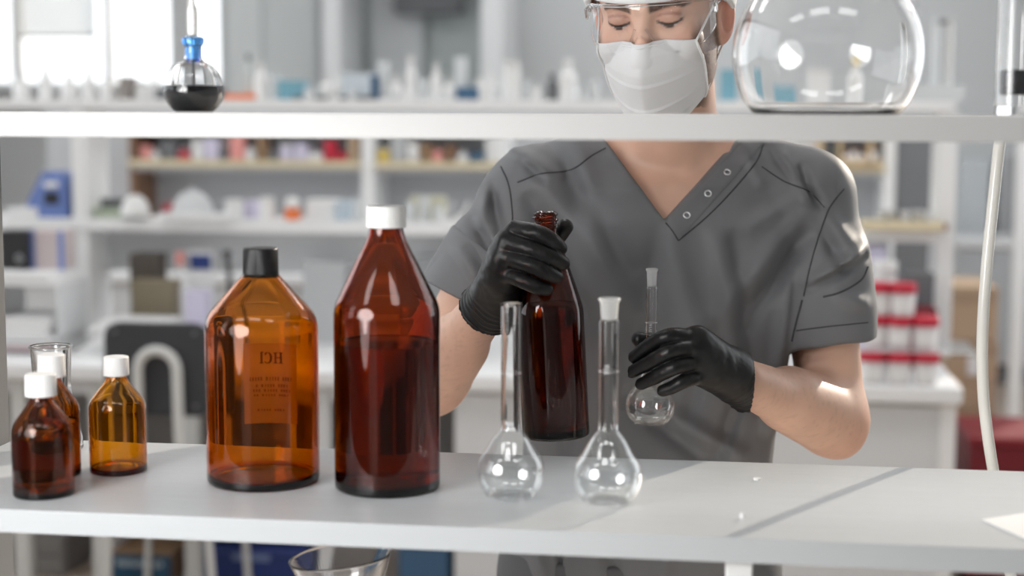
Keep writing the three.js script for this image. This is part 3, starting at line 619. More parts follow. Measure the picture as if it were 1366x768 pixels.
// middle shelf of the far rack
const zm = -5.38;
{
  const s = spot(76, 228, 66, RM, zm), t = thing('bench_device', 'small blue sloping laboratory device in the left rack bay', 'device', s.p), k = s.m;
  const sh = new THREE.Shape([[-32, 0], [20, 0], [20, 56], [2, 60], [-10, 58], [-30, 22]].map(([x, y]) => new THREE.Vector2(x * k, y * k)));
  part(t, 'housing', new THREE.ExtrudeGeometry(sh, { depth: 0.12, bevelSize: 0.004, bevelThickness: 0.004, bevelSegments: 2 }).translate(0, 0, -0.06), M.blueMid);
  part(t, 'screen', rbox(20 * k, 16 * k, 0.006), M.black, [2 * k, 26 * k, 0.066]);
  part(t, 'panel', rbox(20 * k, 8 * k, 0.006), M.paper, [2 * k, 44 * k, 0.066]);
}
boxThing('paper_packet', 'white paper packet before the blue device', undefined, 30, 276, 44, RM, zm + 0.06, M.paper, 'packet', 0.06);
boxThing('flat_box', 'flat sage green box under a white bowl', undefined, 157, 279, 66, RM, zm + 0.02, M.green);
boxThing('flat_box', 'black block behind the sage green box', undefined, 150, 264, 50, RM, zm - 0.06, M.darkGrey, 'box', 0.04);
{
  const s = spot(180, 259, 38, RM, zm + 0.06), t = thing('bowl', 'white upturned bowl at the green box end', 'bowl', [s.p.x, RM + 0.012, s.p.z]);
  part(t, 'body', new THREE.SphereGeometry(s.w / 2, 24, 14, 0, Math.PI * 2, 0, 1.7).scale(1, 1.25, 1).translate(0, 0.012, 0), M.capWhite);
  part(t, 'rim', new THREE.TorusGeometry(s.w / 2, 0.003, 8, 24).rotateX(Math.PI / 2), M.capWhite);
  const q = spot(256, 252, 58, RM, zm - 0.03), u = thing('glass_dome', 'clear grey glass dome on the far rack middle shelf', 'dome', q.p);
  part(u, 'dome', new THREE.SphereGeometry(q.w / 2, 28, 14, 0, Math.PI * 2, 0, Math.PI / 2).scale(1, q.h / (q.w / 2) * 0.95, 1), M.milky);
  part(u, 'knob', new THREE.SphereGeometry(0.01, 12, 8), M.milky, [0, q.h * 0.97, 0]);
}
boxThing('paper_packet', 'long flat white packet lying on the middle rack shelf', undefined, 262, 284, 98, RM, zm + 0.1, M.paper, 'packet', 0.06);
boxThing('carton', 'tiny red carton beside the glass dome', undefined, 222, 272, 9, RM, zm, M.red);
bottleThing('reagent_jar', 'white plastic jar with open rim beside the orange jar row', undefined, 312, 266, 24, RM, zm, M.capWhite, M.capWhite, 1);
boxThing('carton', 'pale lilac carton behind the white jars', undefined, 333, 268, 16, RM, zm - 0.05, M.lilac);
bottleThing('reagent_jar', 'narrow white jar left of the orange one', undefined, 356, 263, 20, RM, zm, M.capWhite, M.capWhite, 1);
{
  const s = spot(390, 262, 21, RM, zm), t = thing('reagent_jar', 'jar with orange content and a white top', 'jar', s.p), r = s.w / 2;
  part(t, 'body', lathe([[0, 0], [r * 0.9, 0], [r, 0.002], [r, s.h * 0.5], [0, s.h * 0.5]], 20, 2), M.orange);
  part(t, 'top', lathe([[0, 0], [r * 0.95, 0], [r * 0.95, s.h * 0.32, 0.01], [r * 0.6, s.h * 0.48, 0.003], [0, s.h * 0.48]], 20, 3), M.capWhite, [0, s.h * 0.5, 0]);
}
boxThing('carton', 'wide pale box right of the orange jar', undefined, 428, 266, 40, RM, zm - 0.02, M.paper);
boxThing('carton', 'pale blue narrow box beside the wide pale box', undefined, 456, 268, 16, RM, zm, std(rgb(0.55, 0.64, 0.72), 0.5));
[[478, 264, 16], [548, 270, 18], [566, 262, 16], [584, 274, 14]].forEach(([px, top, w], k) => cylinderGlass(`${ORD[k]} clear measuring glass right of the orange jar on the middle shelf`, 'measuring glasses on the middle shelf', px, top, w, RM, zm));
boxThing('carton', 'yellowish low box behind the tall amber bottle cap', undefined, 568, 262, 44, RM, zm - 0.06, std(rgb(0.6, 0.58, 0.45), 0.6));
for (const [px, l] of [[590, 'leaning short steel spatula near the grey sleeve'], [610, 'leaning long steel spatula near the grey sleeve']]) {
  const s = spot(px, 268, 10, RM, zm + 0.04), t = thing('spatula', l, 'spatula', s.p);
  part(t, 'blade', rbox(0.012, s.h * 1.1, 0.004, 0.001).rotateZ(-0.5).translate(0.02, s.h * 0.5, 0), M.steel);
  part(t, 'handle', rbox(0.018, 0.03, 0.008, 0.002).rotateZ(-0.5).translate(0, 0.017, 0), M.paper);
}
{
  const s = spot(1202, 294, 104, RM, zm + 0.06), t = thing('wooden_board', 'pale wooden board on the middle rack shelf at right', 'board', s.p);
  part(t, 'board', rbox(s.w, 0.026, 0.16, 0.003), M.woodPale, [0, 0.013, 0]);
  part(t, 'end_strip', rbox(0.012, 0.024, 0.16, 0.002), M.woodDark, [s.w / 2 + 0.005, 0.013, 0]);
  for (const [px, l] of [[1176, 'shiny steel cup on the wooden board, nearest the sleeve'], [1188, 'shiny steel cup on the wooden board, second from the sleeve'], [1208, 'shiny steel cup on the wooden board, middle of five'], [1224, 'shiny steel cup on the wooden board, second from the post'], [1238, 'shiny steel cup on the wooden board, nearest the post']]) {
    const q = spot(px, 280, 14, RM + 0.026, zm + 0.06 + (px % 3) * 0.02), c = thing('steel_cup', l, 'cup', q.p);
    part(c, 'cup', lathe([[0, 0], [q.w * 0.42, 0, 0.002], [q.w * 0.5, 0.036, 0.001], [q.w * 0.46, 0.037], [q.w * 0.4, 0.004], [0, 0.003]], 20, 2), M.steel);
  }
}
// wood shelf reagents
const packs = [[M.woodDark, 'dark brown'], [M.paper, 'white'], [M.lilac, 'lilac'], [M.red, 'red'], [M.card, 'tan'], [M.paper, 'white'], [M.yellow, 'yellow'], [M.darkGrey, 'dark grey'], [M.paper, 'white'], [M.pink, 'pink'], [M.panelGrey, 'mid grey'], [M.paper, 'white'], [M.red, 'red'], [M.cardDark, 'brown'], [M.paper, 'white'], [M.steelBlue, 'steel blue']], counted = {};
for (let px = 188, k = 0; px < 664; k++) {
  const w = 10 + rnd() * 12, top = 176 + rnd() * 20;
  if (px + w > 478 && px < 502) { px = 504; continue; }
  const [m, hue] = packs[Math.floor(rnd() * packs.length)], z = SZ - 0.04, isBottle = rnd() < 0.45, key = hue + isBottle, nth = (counted[key] = (counted[key] ?? 0) + 1) - 1;
  if (isBottle) bottleThing('reagent_bottle', `${ORD[nth]} ${hue} reagent bottle from the left on the wood-edged far shelf`, 'reagent bottles on the wood-edged shelf', px + w / 2, top + 6, w * 0.95, SY + 0.008, z, m, rnd() < 0.5 ? M.capWhite : M.capBlack, rnd() < 0.4 ? 1 : 0);
  else boxThing('reagent_pack', `${ORD[nth]} ${hue} reagent pack from the left on the wood-edged far shelf`, 'reagent packs on the wood-edged shelf', px + w / 2, top, w, SY + 0.008, z, m, 'box', 0.09);
  px += w + 1.5;
}
{
  const s = spot(1066, 188, 64, SY + 0.008, SZ), t = thing('display_case', 'wooden framed case with a pale front at the shelf right', 'case', s.p), k = s.m;
  for (const [x, y, w, h] of [[-28, 30, 8, 60], [28, 30, 8, 60], [0, 57, 64, 7], [0, 3, 64, 6]]) part(t, 'rail', rbox(w * k, h * k, 0.06, 0.003), M.wood, [x * k, y * k, 0]);
  part(t, 'panel', rbox(48 * k, 48 * k, 0.01, 0.001), M.paper, [0, 30 * k, -0.01]);
  const q = spot(1146, 188, 54, SY + 0.008, SZ), u = thing('wooden_crate', 'open wooden crate of small bottles at the shelf right', 'crate', q.p);
  for (const [x, y, w, h] of [[-25, 22, 5, 44], [14, 24, 6, 48], [0, 4, 56, 9]]) part(u, 'board', rbox(w * k, h * k, 0.09, 0.003), M.wood, [x * k, y * k, 0]);
  part(u, 'back', rbox(56 * k, 44 * k, 0.01, 0.001), M.darkGrey, [0, 22 * k, -0.06]);
  [[1128, 206, 9], [1138, 200, 10], [1150, 204, 9], [1164, 198, 10]].forEach(([px, top, w], k) => bottleThing('reagent_bottle', `${ORD[k]} tiny white bottle from the left in the open wooden crate`, 'bottles in the wooden crate', px, top, w, SY + 0.03, SZ + 0.03, M.capWhite, M.orange));
}
// things on the bench behind: trays, papers, boxes, rod
{
  const z = -5.0, s = spot(52, 350, 92, BY, z), k = s.m, t = thing('letter_tray', 'white two-level letter tray in the left bay', 'tray', s.p);
  const sh = onZ(52, 374, z).y - BY;
  part(t, 'lower_board', rbox(s.w, 0.012, 0.24, 0.003), M.paper, [0, 0.05, 0]);
  part(t, 'upper_board', rbox(s.w, 0.014, 0.24, 0.003), M.paper, [0, sh, 0]);
  for (const x of [-1, 1]) part(t, 'side', rbox(0.01, sh, 0.24, 0.002), M.benchGrey, [x * (s.w / 2 - 0.005), sh / 2, 0]);
  const pile = (name, label, y0, n, m, jit, w = 0.18, cat = 'papers') => { const o = thing(name, label, cat, [s.p.x, BY + y0, z + 0.01]); for (let i = 0; i < n; i++) part(o, 'sheet_stack', rbox(w * (0.93 + rnd() * 0.07), 0.0125, 0.21, 0.003).rotateY((rnd() - 0.5) * jit), m[i % m.length], [(rnd() - 0.5) * 0.01, 0.0065 + i * 0.013, 0]); return o; };
  pile('paper_stack', 'stack of white papers inside the letter tray', 0.057, 5, [M.paper, M.white], 0.08);
  pile('magazine_stack', 'reddish and grey magazines under the letter tray', 0.0, 3, [M.darkGrey, std(rgb(0.6, 0.4, 0.42), 0.6), M.paper], 0.05, 0.19, 'magazines');
  pile('paper_stack', 'loose white papers on top of the letter tray', sh + 0.008, 2, [M.paper], 0.1);
  const b = spot(26, 306, 40, BY + sh + 0.034, z - 0.05), bt = thing('binder', 'black binder standing above the papers in the left bay', 'binder', b.p);
  part(bt, 'cover', rbox(b.w, b.h, 0.1, 0.006), M.black, [0, b.h / 2, 0]);
  part(bt, 'spine_ring', new THREE.TorusGeometry(0.01, 0.002, 8, 20), M.steel, [0.02, b.h * 0.3, 0.051]);
  const c = spot(70, 306, 48, BY + sh + 0.034, z - 0.08), ct = thing('magazine_box', 'pale pink and blue printed box beside the black binder', 'box', c.p);
  part(ct, 'body', rbox(c.w, c.h, 0.1, 0.003), std(rgb(0.6, 0.52, 0.52), 0.7), [0, c.h / 2, 0]);
  for (const x of [-0.42, 0.42]) part(ct, 'print_band', rbox(c.w * 0.16, c.h, 0.004, 0.001), M.blueMid, [x * c.w, c.h / 2, 0.051]);
}
{
  // sloping heap of papers and books
  const z = -5.02, s = spot(190, 396, 150, BY, z), k = s.m;
  [[190, 0, 150, 0, M.paper, 'white open papers at the bottom of the heap behind the chair'], [195, 14, 128, 0.16, M.white, 'white folder lying on the papers behind the chair'], [182, 28, 96, -0.12, M.paper, 'topmost white sheets of the heap behind the chair']].forEach(([px, y, w, a, m, l]) => {
    const t = thing('paper_heap', l, 'papers', [onZ(px, 420, z).x, BY + y * k, z]);
    for (let i = 0; i < 3; i++) part(t, 'sheet_stack', rbox(w * k * (1 - i * 0.04), 4.6 * k, 0.24 - i * 0.015, 0.003).rotateY(a + i * 0.05), m, [i * 0.004, (2.3 + i * 4.65) * k, 0]);
  });
  boxThing('flat_box', 'dark brown open box behind the paper heap', undefined, 192, 336, 38, BY, -5.28, std(rgb(0.1, 0.085, 0.07), 0.7), 'box', 0.1);
  boxThing('flat_box', 'sand coloured box in front of the dark brown one', undefined, 204, 372, 60, BY, -5.2, std(rgb(0.26, 0.22, 0.15), 0.7), 'box', 0.08);
  bottleThing('reagent_bottle', 'white bottle with pink cap beside the blue and white poster', undefined, 240, 336, 22, BY, -5.28, M.paper, M.pink);
  const q = spot(268, 335, 34, BY, -5.3), t = thing('display_card', 'blue and white printed display card behind the chair', 'card', q.p);
  part(t, 'card', rbox(q.w, q.h, 0.01, 0.001), M.paper, [0, q.h / 2, 0]);
  part(t, 'print_band', rbox(q.w * 0.86, q.h * 0.17, 0.004, 0.001), M.blue, [0, q.h * 0.88, 0.006]);
  part(t, 'print_band', rbox(q.w * 0.86, q.h * 0.14, 0.004, 0.001), M.blueMid, [0, q.h * 0.45, 0.006]);
  boxThing('carton', 'small crumpled blue and pink carton before the display card', undefined, 262, 386, 30, BY, -5.14, M.lilac, 'box', 0.06);
  const r = spot(305, 338, 9, BY, -5.1), u = thing('stirring_rod', 'black leaning rod left of the black capped bottle', 'rod', r.p);
  part(u, 'shaft', bar(new THREE.Vector3(0.02, 0.006, 0), new THREE.Vector3(-0.005, r.h, 0), 0.009), M.black);
  part(u, 'knob', new THREE.SphereGeometry(0.014, 14, 10), M.black, [-0.005, r.h, 0]);
  // grey chair-like frame and dark boxes between the big bottles
  boxThing('equipment_case', 'pale grey equipment case between the two large bottles', undefined, 432, 348, 56, BY, -5.28, std(rgb(0.5, 0.51, 0.52), 0.6), 'case', 0.14);
  boxThing('equipment_case', 'grey equipment case behind the tall bottle and sleeve', undefined, 584, 342, 70, BY, -5.3, std(rgb(0.3, 0.31, 0.32), 0.6), 'case', 0.14);
}
// red-lidded sample jars in stacks on the bench end
{
  const proto = new Map();
  function redJar(px, top, bottom, z, label, lift) {
    const m0 = pxm(onZ(px, 500, z)), t = thing('sample_jar', label, 'jar', [onZ(px, 500, z).x, lift, z], 0), r = 18.5 * m0, h = 43 * m0;
    part(t, 'body', lathe([[0, 0], [r * 0.82, 0, 0.003], [r * 0.94, h * 0.78], [0, h * 0.78]], 32, 2), phys({ color: rgb(0.86, 0.84, 0.84), roughness: 0.35, transmission: 0.25, thickness: 0 }));
    part(t, 'label', new THREE.CylinderGeometry(r * 0.925, r * 0.885, h * 0.42, 32, 1, true, -1.1, 2.0), M.paper, [0, h * 0.35, 0]);
    part(t, 'lid', ribbedCap(r, h * 0.3, 36, 0.001, 4), M.red, [0, h * 0.71, 0]);
    return h;
  }
  const z0 = -4.755, z1 = -4.88, h = 43.5 * pxm(onZ(1190, 500, z0)), y1 = BY + h * 1.005 + 0.007, y2 = y1 + h * 1.005;
  const tr = thing('glass_plate', 'clear plate carrying the upper rows of red-lidded jars', 'plate', [onZ(1212, 500, z1).x, BY + h * 1.005 + 0.003, z1 + 0.03]);
  part(tr, 'plate', rbox(0.36, 0.006, 0.24, 0.002), M.farGlass);
  part(tr, 'edge', rbox(0.36, 0.007, 0.006, 0.002), M.milky, [0, 0, 0.12]);
  redJar(1163, 0, 0, z0, 'red-lidded sample jar in the bottom row, nearest the bent elbow', BY);
  redJar(1198, 0, 0, z0, 'red-lidded sample jar in the middle of the bottom row', BY);
  redJar(1235, 0, 0, z0, 'red-lidded sample jar at the outer end of the bottom row', BY);
  redJar(1165, 0, 0, z0 - 0.03, 'red-lidded sample jar in the middle row, partly behind the sleeve', y1);
  redJar(1197, 0, 0, z0 - 0.02, 'red-lidded sample jar in the middle row, centre of the stack', y1);
  redJar(1232, 0, 0, z0 - 0.02, 'red-lidded sample jar in the middle row, outer end', y1);
  redJar(1168, 0, 0, z0 - 0.03, 'red-lidded sample jar on the very top, partly behind the sleeve', y2);
  redJar(1201, 0, 0, z0 - 0.02, 'red-lidded sample jar on the very top, yellowish content showing', y2);
  const s = spot(1225, 408, 44, BY, z1 - 0.22);
  boxThing('flat_box', 'dark red box behind the red-lidded jars', undefined, 1224, 410, 50, BY, z1 - 0.16, M.darkRed, 'box', 0.1);
  boxThing('equipment_case', 'black bundled kit above the red box behind the jars', undefined, 1226, 362, 40, BY, z1 - 0.3, M.darkGrey, 'case', 0.1);
  bottleThing('reagent_bottle', 'rounded white bottle behind the topmost red lids', undefined, 1180, 348, 34, BY, z1 - 0.25, M.capWhite, M.capWhite, 1);
  boxThing('carton', 'lilac white carton under the wooden board', undefined, 1166, 326, 30, BY, -5.3, M.lilac);
}
// chair before the bench
{
  const z = -4.42, c = onZ(207, 495, z), k = pxm(c), t = thing('chair', 'dark backed chair with a looped pale steel tube', 'chair', [c.x, 0, z]), bk = std(rgb(0.045, 0.047, 0.052), 0.75);
  const y0 = onZ(207, 552, z).y, y1 = onZ(207, 434, z).y, w = 138 * k, s = new THREE.Shape(), R = 14 * k, a = w / 2, hh = y1 - y0;
  s.moveTo(-a + R, 0); s.lineTo(a - R, 0); s.quadraticCurveTo(a, 0, a, R); s.lineTo(a, hh - R * 1.4); s.quadraticCurveTo(a, hh, a - R * 1.4, hh); s.lineTo(-a + R * 1.4, hh); s.quadraticCurveTo(-a, hh, -a, hh - R * 1.4); s.lineTo(-a, R); s.quadraticCurveTo(-a, 0, -a + R, 0);
  part(t, 'backrest', new THREE.ExtrudeGeometry(s, { depth: 0.022, bevelSize: 0.006, bevelThickness: 0.006, bevelSegments: 3 }).translate(0, y0, -0.03), bk);
  const lx = 27 * k, yt = onZ(212, 466, z).y, off = 6 * k;
  const arc = [[-lx + off, 0.32], [-lx + off, yt - lx * 0.9]];
  for (let q = 0; q <= 8; q++) arc.push([off - lx * Math.cos(q * Math.PI / 8), yt - lx + lx * Math.sin(q * Math.PI / 8)]);
  arc.push([lx + off, yt - lx * 1.2], [lx + off + 4 * k, 0.32]);
  part(t, 'back_tube', tube(arc.map(([x, y]) => [x, y, 0.018]), 7.2 * k, 60, 12), M.paintedTube);
  for (const [x, y] of [[-a * 0.8, y0 + hh * 0.92], [a * 0.8, y0 + hh * 0.92], [-a * 0.8, y0 + hh * 0.1], [a * 0.8, y0 + hh * 0.1]]) part(t, 'screw', new THREE.CylinderGeometry(3 * k, 3 * k, 0.006, 12).rotateX(Math.PI / 2), M.darkGrey, [x, y, 0.0]);
  part(t, 'seat', rbox(w * 1.25, 0.045, 0.36, 0.02), bk, [0, 0.34, -0.18]);
  for (const [x, zz] of [[-1, 0.0], [1, 0.0], [-1, -0.34], [1, -0.34]]) part(t, 'leg', bar(new THREE.Vector3(x * w * 0.5, 0.32, zz), new THREE.Vector3(x * w * 0.56, 0.0, zz), 0.011), M.paintedTube);
}
// under the benches
{
  const fl = (px, py, z) => onZ(px, py, z);
  const tub = thing('storage_tub', 'dark blue plastic tub under the far bench', 'tub', [onZ(355, 740, -5.0).x, 0, -5.0]), k = pxm(onZ(355, 740, -5.0)), hT = onZ(355, 728, -4.85).y, w = 136 * k;
  for (const [x, z, a, b] of [[0, 0.16, w, 0.012], [0, -0.16, w, 0.012], [-w / 2, 0, 0.012, 0.32], [w / 2, 0, 0.012, 0.32]]) part(tub, 'wall', rbox(a, hT, b, 0.005), M.blue, [x, hT / 2, z]);
  part(tub, 'base', rbox(w, 0.01, 0.32, 0.003), M.blue, [0, 0.006, 0]);
  part(tub, 'rim', mergeGeometries([rbox(w + 0.03, 0.02, 0.02, 0.006).translate(0, 0, 0.165), rbox(w + 0.03, 0.02, 0.02, 0.006).translate(0, 0, -0.165), rbox(0.02, 0.02, 0.33, 0.006).translate(-w / 2, 0, 0), rbox(0.02, 0.02, 0.33, 0.006).translate(w / 2, 0, 0)]), std(rgb(0.04, 0.07, 0.27), 0.4), [0, hT - 0.012, 0]);
  part(tub, 'grip', rbox(50 * k, 9 * k, 0.006, 0.002), std(rgb(0.2, 0.27, 0.48), 0.4), [0, hT - 0.035, 0.168]);
  const bw = 84 * k, bx = onZ(205, 740, -4.98), by = onZ(205, 738, -4.86).y, bt = thing('cardboard_box', 'open brown box with blue printed front under the bench', 'box', [bx.x, 0, -4.98]);
  part(bt, 'carton', rbox(bw, by, 0.24, 0.004), M.cardDark, [0, by / 2, 0]);
  const bp = canvasTexture(256, 128, (g, W_, H_) => { g.fillStyle = '#2b5674'; g.fillRect(0, 0, W_, H_); g.fillStyle = '#c9d4da'; for (let q = 0; q < 9; q++) g.fillRect(30 + q * 22, 26 + (q % 2) * 4, 15, 26); });
  const bf = part(bt, 'front_print', new THREE.BoxGeometry(bw * 0.98, by * 0.93, 0.003), std(0xffffff, 0.6, { map: bp }), [0, by * 0.47, 0.122]);
  part(bt, 'flap', rbox(bw * 0.98, 0.006, 0.12, 0.002).rotateX(-0.9), M.cardDark, [0, by + 0.05, -0.1]);
  part(bt, 'flap', rbox(0.006, 0.1, 0.22, 0.002).rotateZ(0.35), M.paper, [-bw / 2 - 0.02, by + 0.03, 0]);
  const cb = onZ(575, 750, -4.98), t2 = thing('storage_bin', 'steel blue bin behind the conical glass under the bench', 'bin', [cb.x, 0, -4.95]), h2 = onZ(575, 726, -4.83).y;
  part(t2, 'body', rbox(66 * k, h2, 0.22, 0.01), M.steelBlue, [0, h2 / 2, 0]);
  part(t2, 'lid', rbox(68 * k, 0.02, 0.23, 0.006), M.steelBlue, [0, h2 - 0.008, 0]);
  const pb = onZ(84, 750, -5.1), t3 = thing('drawer_unit', 'brownish grey drawer unit under the bench at left', 'drawers', [pb.x, 0, -5.05]), h3 = onZ(84, 714, -4.9).y;
  part(t3, 'body', rbox(80 * k, h3, 0.3, 0.006), std(rgb(0.2, 0.19, 0.185), 0.6), [0, h3 / 2, 0]);
  part(t3, 'drawer', rbox(74 * k, h3 * 0.42, 0.014, 0.004), std(rgb(0.22, 0.21, 0.2), 0.6), [0, h3 * 0.72, 0.154]);
  part(t3, 'drawer', rbox(74 * k, h3 * 0.42, 0.014, 0.004), std(rgb(0.22, 0.21, 0.2), 0.6), [0, h3 * 0.26, 0.154]);
}
// aisle at the right: cartons and a red crate
{
  const z = -5.9, k = pxm(onZ(1300, 450, z)), ys = [onZ(1300, 560, z).y, onZ(1300, 514, z).y, onZ(1300, 455, z).y, onZ(1300, 382, z).y];
  const put = (y0, y1, x0, x1, l, lab) => { const u = onZ(x0, 450, z).x, v = onZ(x1, 450, z).x, t = thing('cardboard_box', l, 'box', [(u + v) / 2, y0, z]); part(t, 'carton', rbox(v - u, y1 - y0 - 0.002, 0.36, 0.006), M.card, [0, (y1 - y0) / 2, -0.18]); part(t, 'tape', rbox(v - u + 0.002, 0.05, 0.366, 0.003), std(rgb(0.42, 0.3, 0.2), 0.4), [0, (y1 - y0) * 0.82, -0.18]); if (lab) part(t, 'label', rbox(22 * k, 26 * k, 0.004, 0.001), M.paper, [lab * k, (y1 - y0) * 0.45, 0.002]); };
  put(0, ys[1], 1262, 1330, 'brown cardboard box at the bottom of the aisle stack');
  put(ys[1], ys[2], 1262, 1332, 'brown cardboard box with white label in the middle of the aisle stack', 6);
  put(ys[2], ys[3], 1264, 1330, 'brown cardboard box on top of the aisle stack');
  const zr = -5.15, t = thing('red_crate', 'dark red plastic crate beside the bench end', 'crate', [onZ(1282, 600, zr).x + 0.3, 0, zr]), h = onZ(1320, 584, zr).y;
  part(t, 'body', rbox(0.56, h, 0.36, 0.012), M.darkRed, [0.01, h / 2, -0.18]);
  part(t, 'rim', rbox(0.58, 0.03, 0.38, 0.01), std(rgb(0.2, 0.006, 0.014), 0.5), [0.01, h - 0.012, -0.18]);
  const zs = -7.6, ky = pxm(onZ(1360, 400, zs)), st = thing('door_frame_post', 'white post at the far end of the aisle', 'post', [onZ(1362, 300, zs).x, 0, zs]);
  part(st, 'post', rbox(0.06, 2.0, 0.06, 0.006), M.white, [0, 1.0, 0]);
  part(st, 'foot', rbox(0.1, 0.02, 0.1, 0.004), M.white, [0, 0.01, 0]);
}
// ---------------------------------------------------------------- the man (built in the camera-aligned frame, then turned with his group)
const V3 = (x, y, z) => new THREE.Vector3(x, y, z);
const base = V3(0.205, 0, -2.22);
const man = thing('person', 'man in grey scrubs, white cap, mask and goggles holding amber bottle and flask', 'person', toWorld(base), YAW);
const local = (g) => g.translate(-base.x, -base.y, -base.z);
const addMan = (name, g, m, label, parent = man) => part(parent, name, local(g), m, undefined, label);

// joints
const NB = C(897, 182, 2.2), SL = C(700, 266, 2.2), SR = C(1082, 268, 2.2), EL = C(573, 508, 2.17), WL = C(650, 408, 1.985), ER = C(1111, 560, 2.17), WR = C(990, 508, 1.975);
const hc = V3(0.189, 1.675, -2.055);
const hq = new THREE.Quaternion().setFromEuler(new THREE.Euler(0.35, -0.33, 0.03, 'YXZ')), hqi = hq.clone().invert();
const headToC = (x, y, z) => V3(x, y, z).applyQuaternion(hq).add(hc);
const nbH = NB.clone().add(V3(0, 0.0, -0.01)).sub(hc).applyQuaternion(hqi);

// torso section by height: half width, half depth, middle x, middle z
const TK = [[0.80, 0.2, 0.134, 0.185, -2.235], [0.95, 0.194, 0.128, 0.187, -2.23], [1.06, 0.178, 0.12, 0.196, -2.222], [1.2, 0.18, 0.122, 0.21, -2.215], [1.32, 0.19, 0.128, 0.22, -2.212], [1.40, 0.186, 0.122, 0.222, -2.215], [1.45, 0.165, 0.104, 0.223, -2.222], [1.49, 0.12, 0.078, 0.224, -2.23], [1.53, 0.06, 0.05, 0.224, -2.24]];
function torso(x, y, z, grow) {
  let i = 0;
  while (i < TK.length - 2 && y > TK[i + 1][0]) i++;
  const A = TK[i], B = TK[i + 1];
  let t = (y - A[0]) / (B[0] - A[0]);
  t = t < 0 ? 0 : t > 1 ? 1 : t; t = t * t * (3 - 2 * t) * 0.5 + t * 0.5;
  const a = A[1] + (B[1] - A[1]) * t + grow, b = A[2] + (B[2] - A[2]) * t + grow, u = Math.abs(x - A[3] - (B[3] - A[3]) * t) / a, w = Math.abs(z - A[4] - (B[4] - A[4]) * t) / b;
  const n = 2.35, l = Math.pow(Math.pow(u, n) + Math.pow(w, n), 1 / n);
  let d = (l - 1) * (b + (a - b) * 0.25);
  return Math.max(d, (y - 1.535) * 0.8, 0.79 - y);
}
const trapL = capsule(NB.clone().add(V3(-0.02, 0.0, -0.02)), SL.clone().add(V3(0.005, 0.008, 0)), 0.048, 0.056), trapR = capsule(NB.clone().add(V3(0.02, 0.0, -0.02)), SR.clone().add(V3(-0.005, 0.008, 0)), 0.048, 0.056);
const neck = capsule(NB.clone().add(V3(0.0, -0.02, -0.015)), headToC(0, -0.03, -0.025), 0.064, 0.057);
// ---- skin: torso, neck, arms down into the gloves, legs: one surface
const armUL = capsule(SL, EL, 0.052, 0.042), armFL = capsule(EL, WL, 0.045, 0.0285), armUR = capsule(SR, ER, 0.052, 0.045), armFR = capsule(ER, WR, 0.0465, 0.029);
const muscL = capsule(EL.clone().lerp(WL, 0.12), EL.clone().lerp(WL, 0.5), 0.047, 0.04), muscR = capsule(ER.clone().lerp(WR, 0.12).add(V3(0, 0.004, 0)), ER.clone().lerp(WR, 0.5).add(V3(0, 0.004, 0)), 0.05, 0.042);
const tipR = capsule(ER.clone().add(V3(0.0, -0.018, -0.005)), ER.clone().add(V3(0.012, -0.028, -0.006)), 0.022, 0.02), tipL = capsule(EL.clone().add(V3(-0.004, -0.014, -0.01)), EL.clone().add(V3(-0.01, -0.022, -0.012)), 0.024, 0.02);
const legs = [[-1, 0.1], [1, -0.1]].map(([s]) => { const x = 0.187 + s * 0.095; return [capsule(V3(x, 0.88, -2.235), V3(x + s * 0.01, 0.48, -2.225), 0.082, 0.055), capsule(V3(x + s * 0.01, 0.48, -2.225), V3(x + s * 0.012, 0.09, -2.25), 0.056, 0.038), capsule(V3(x + s * 0.012, 0.055, -2.25), V3(x + s * 0.03, 0.04, -2.12), 0.036, 0.03)]; }).flat();
function skin(x, y, z) {
  let d = torso(x, y, z, -0.018);
  d = smin(d, dCap(trapL, x, y, z) + 0.009, 0.05); d = smin(d, dCap(trapR, x, y, z) + 0.009, 0.05);
  d = smin(d, dCap(neck, x, y, z), 0.022);
  
  let a = smin(dCap(armUL, x, y, z), smin(dCap(armFL, x, y, z), dCap(muscL, x, y, z), 0.02), 0.03); a = smin(a, dCap(tipL, x, y, z), 0.025);
  let b = smin(dCap(armUR, x, y, z), smin(dCap(armFR, x, y, z), dCap(muscR, x, y, z), 0.02), 0.022); b = smin(b, dCap(tipR, x, y, z), 0.03);
  d = smin(d, a, 0.02); d = smin(d, b, 0.02);
  for (const l of legs) d = smin(d, dCap(l, x, y, z), 0.03);
  return d;
}
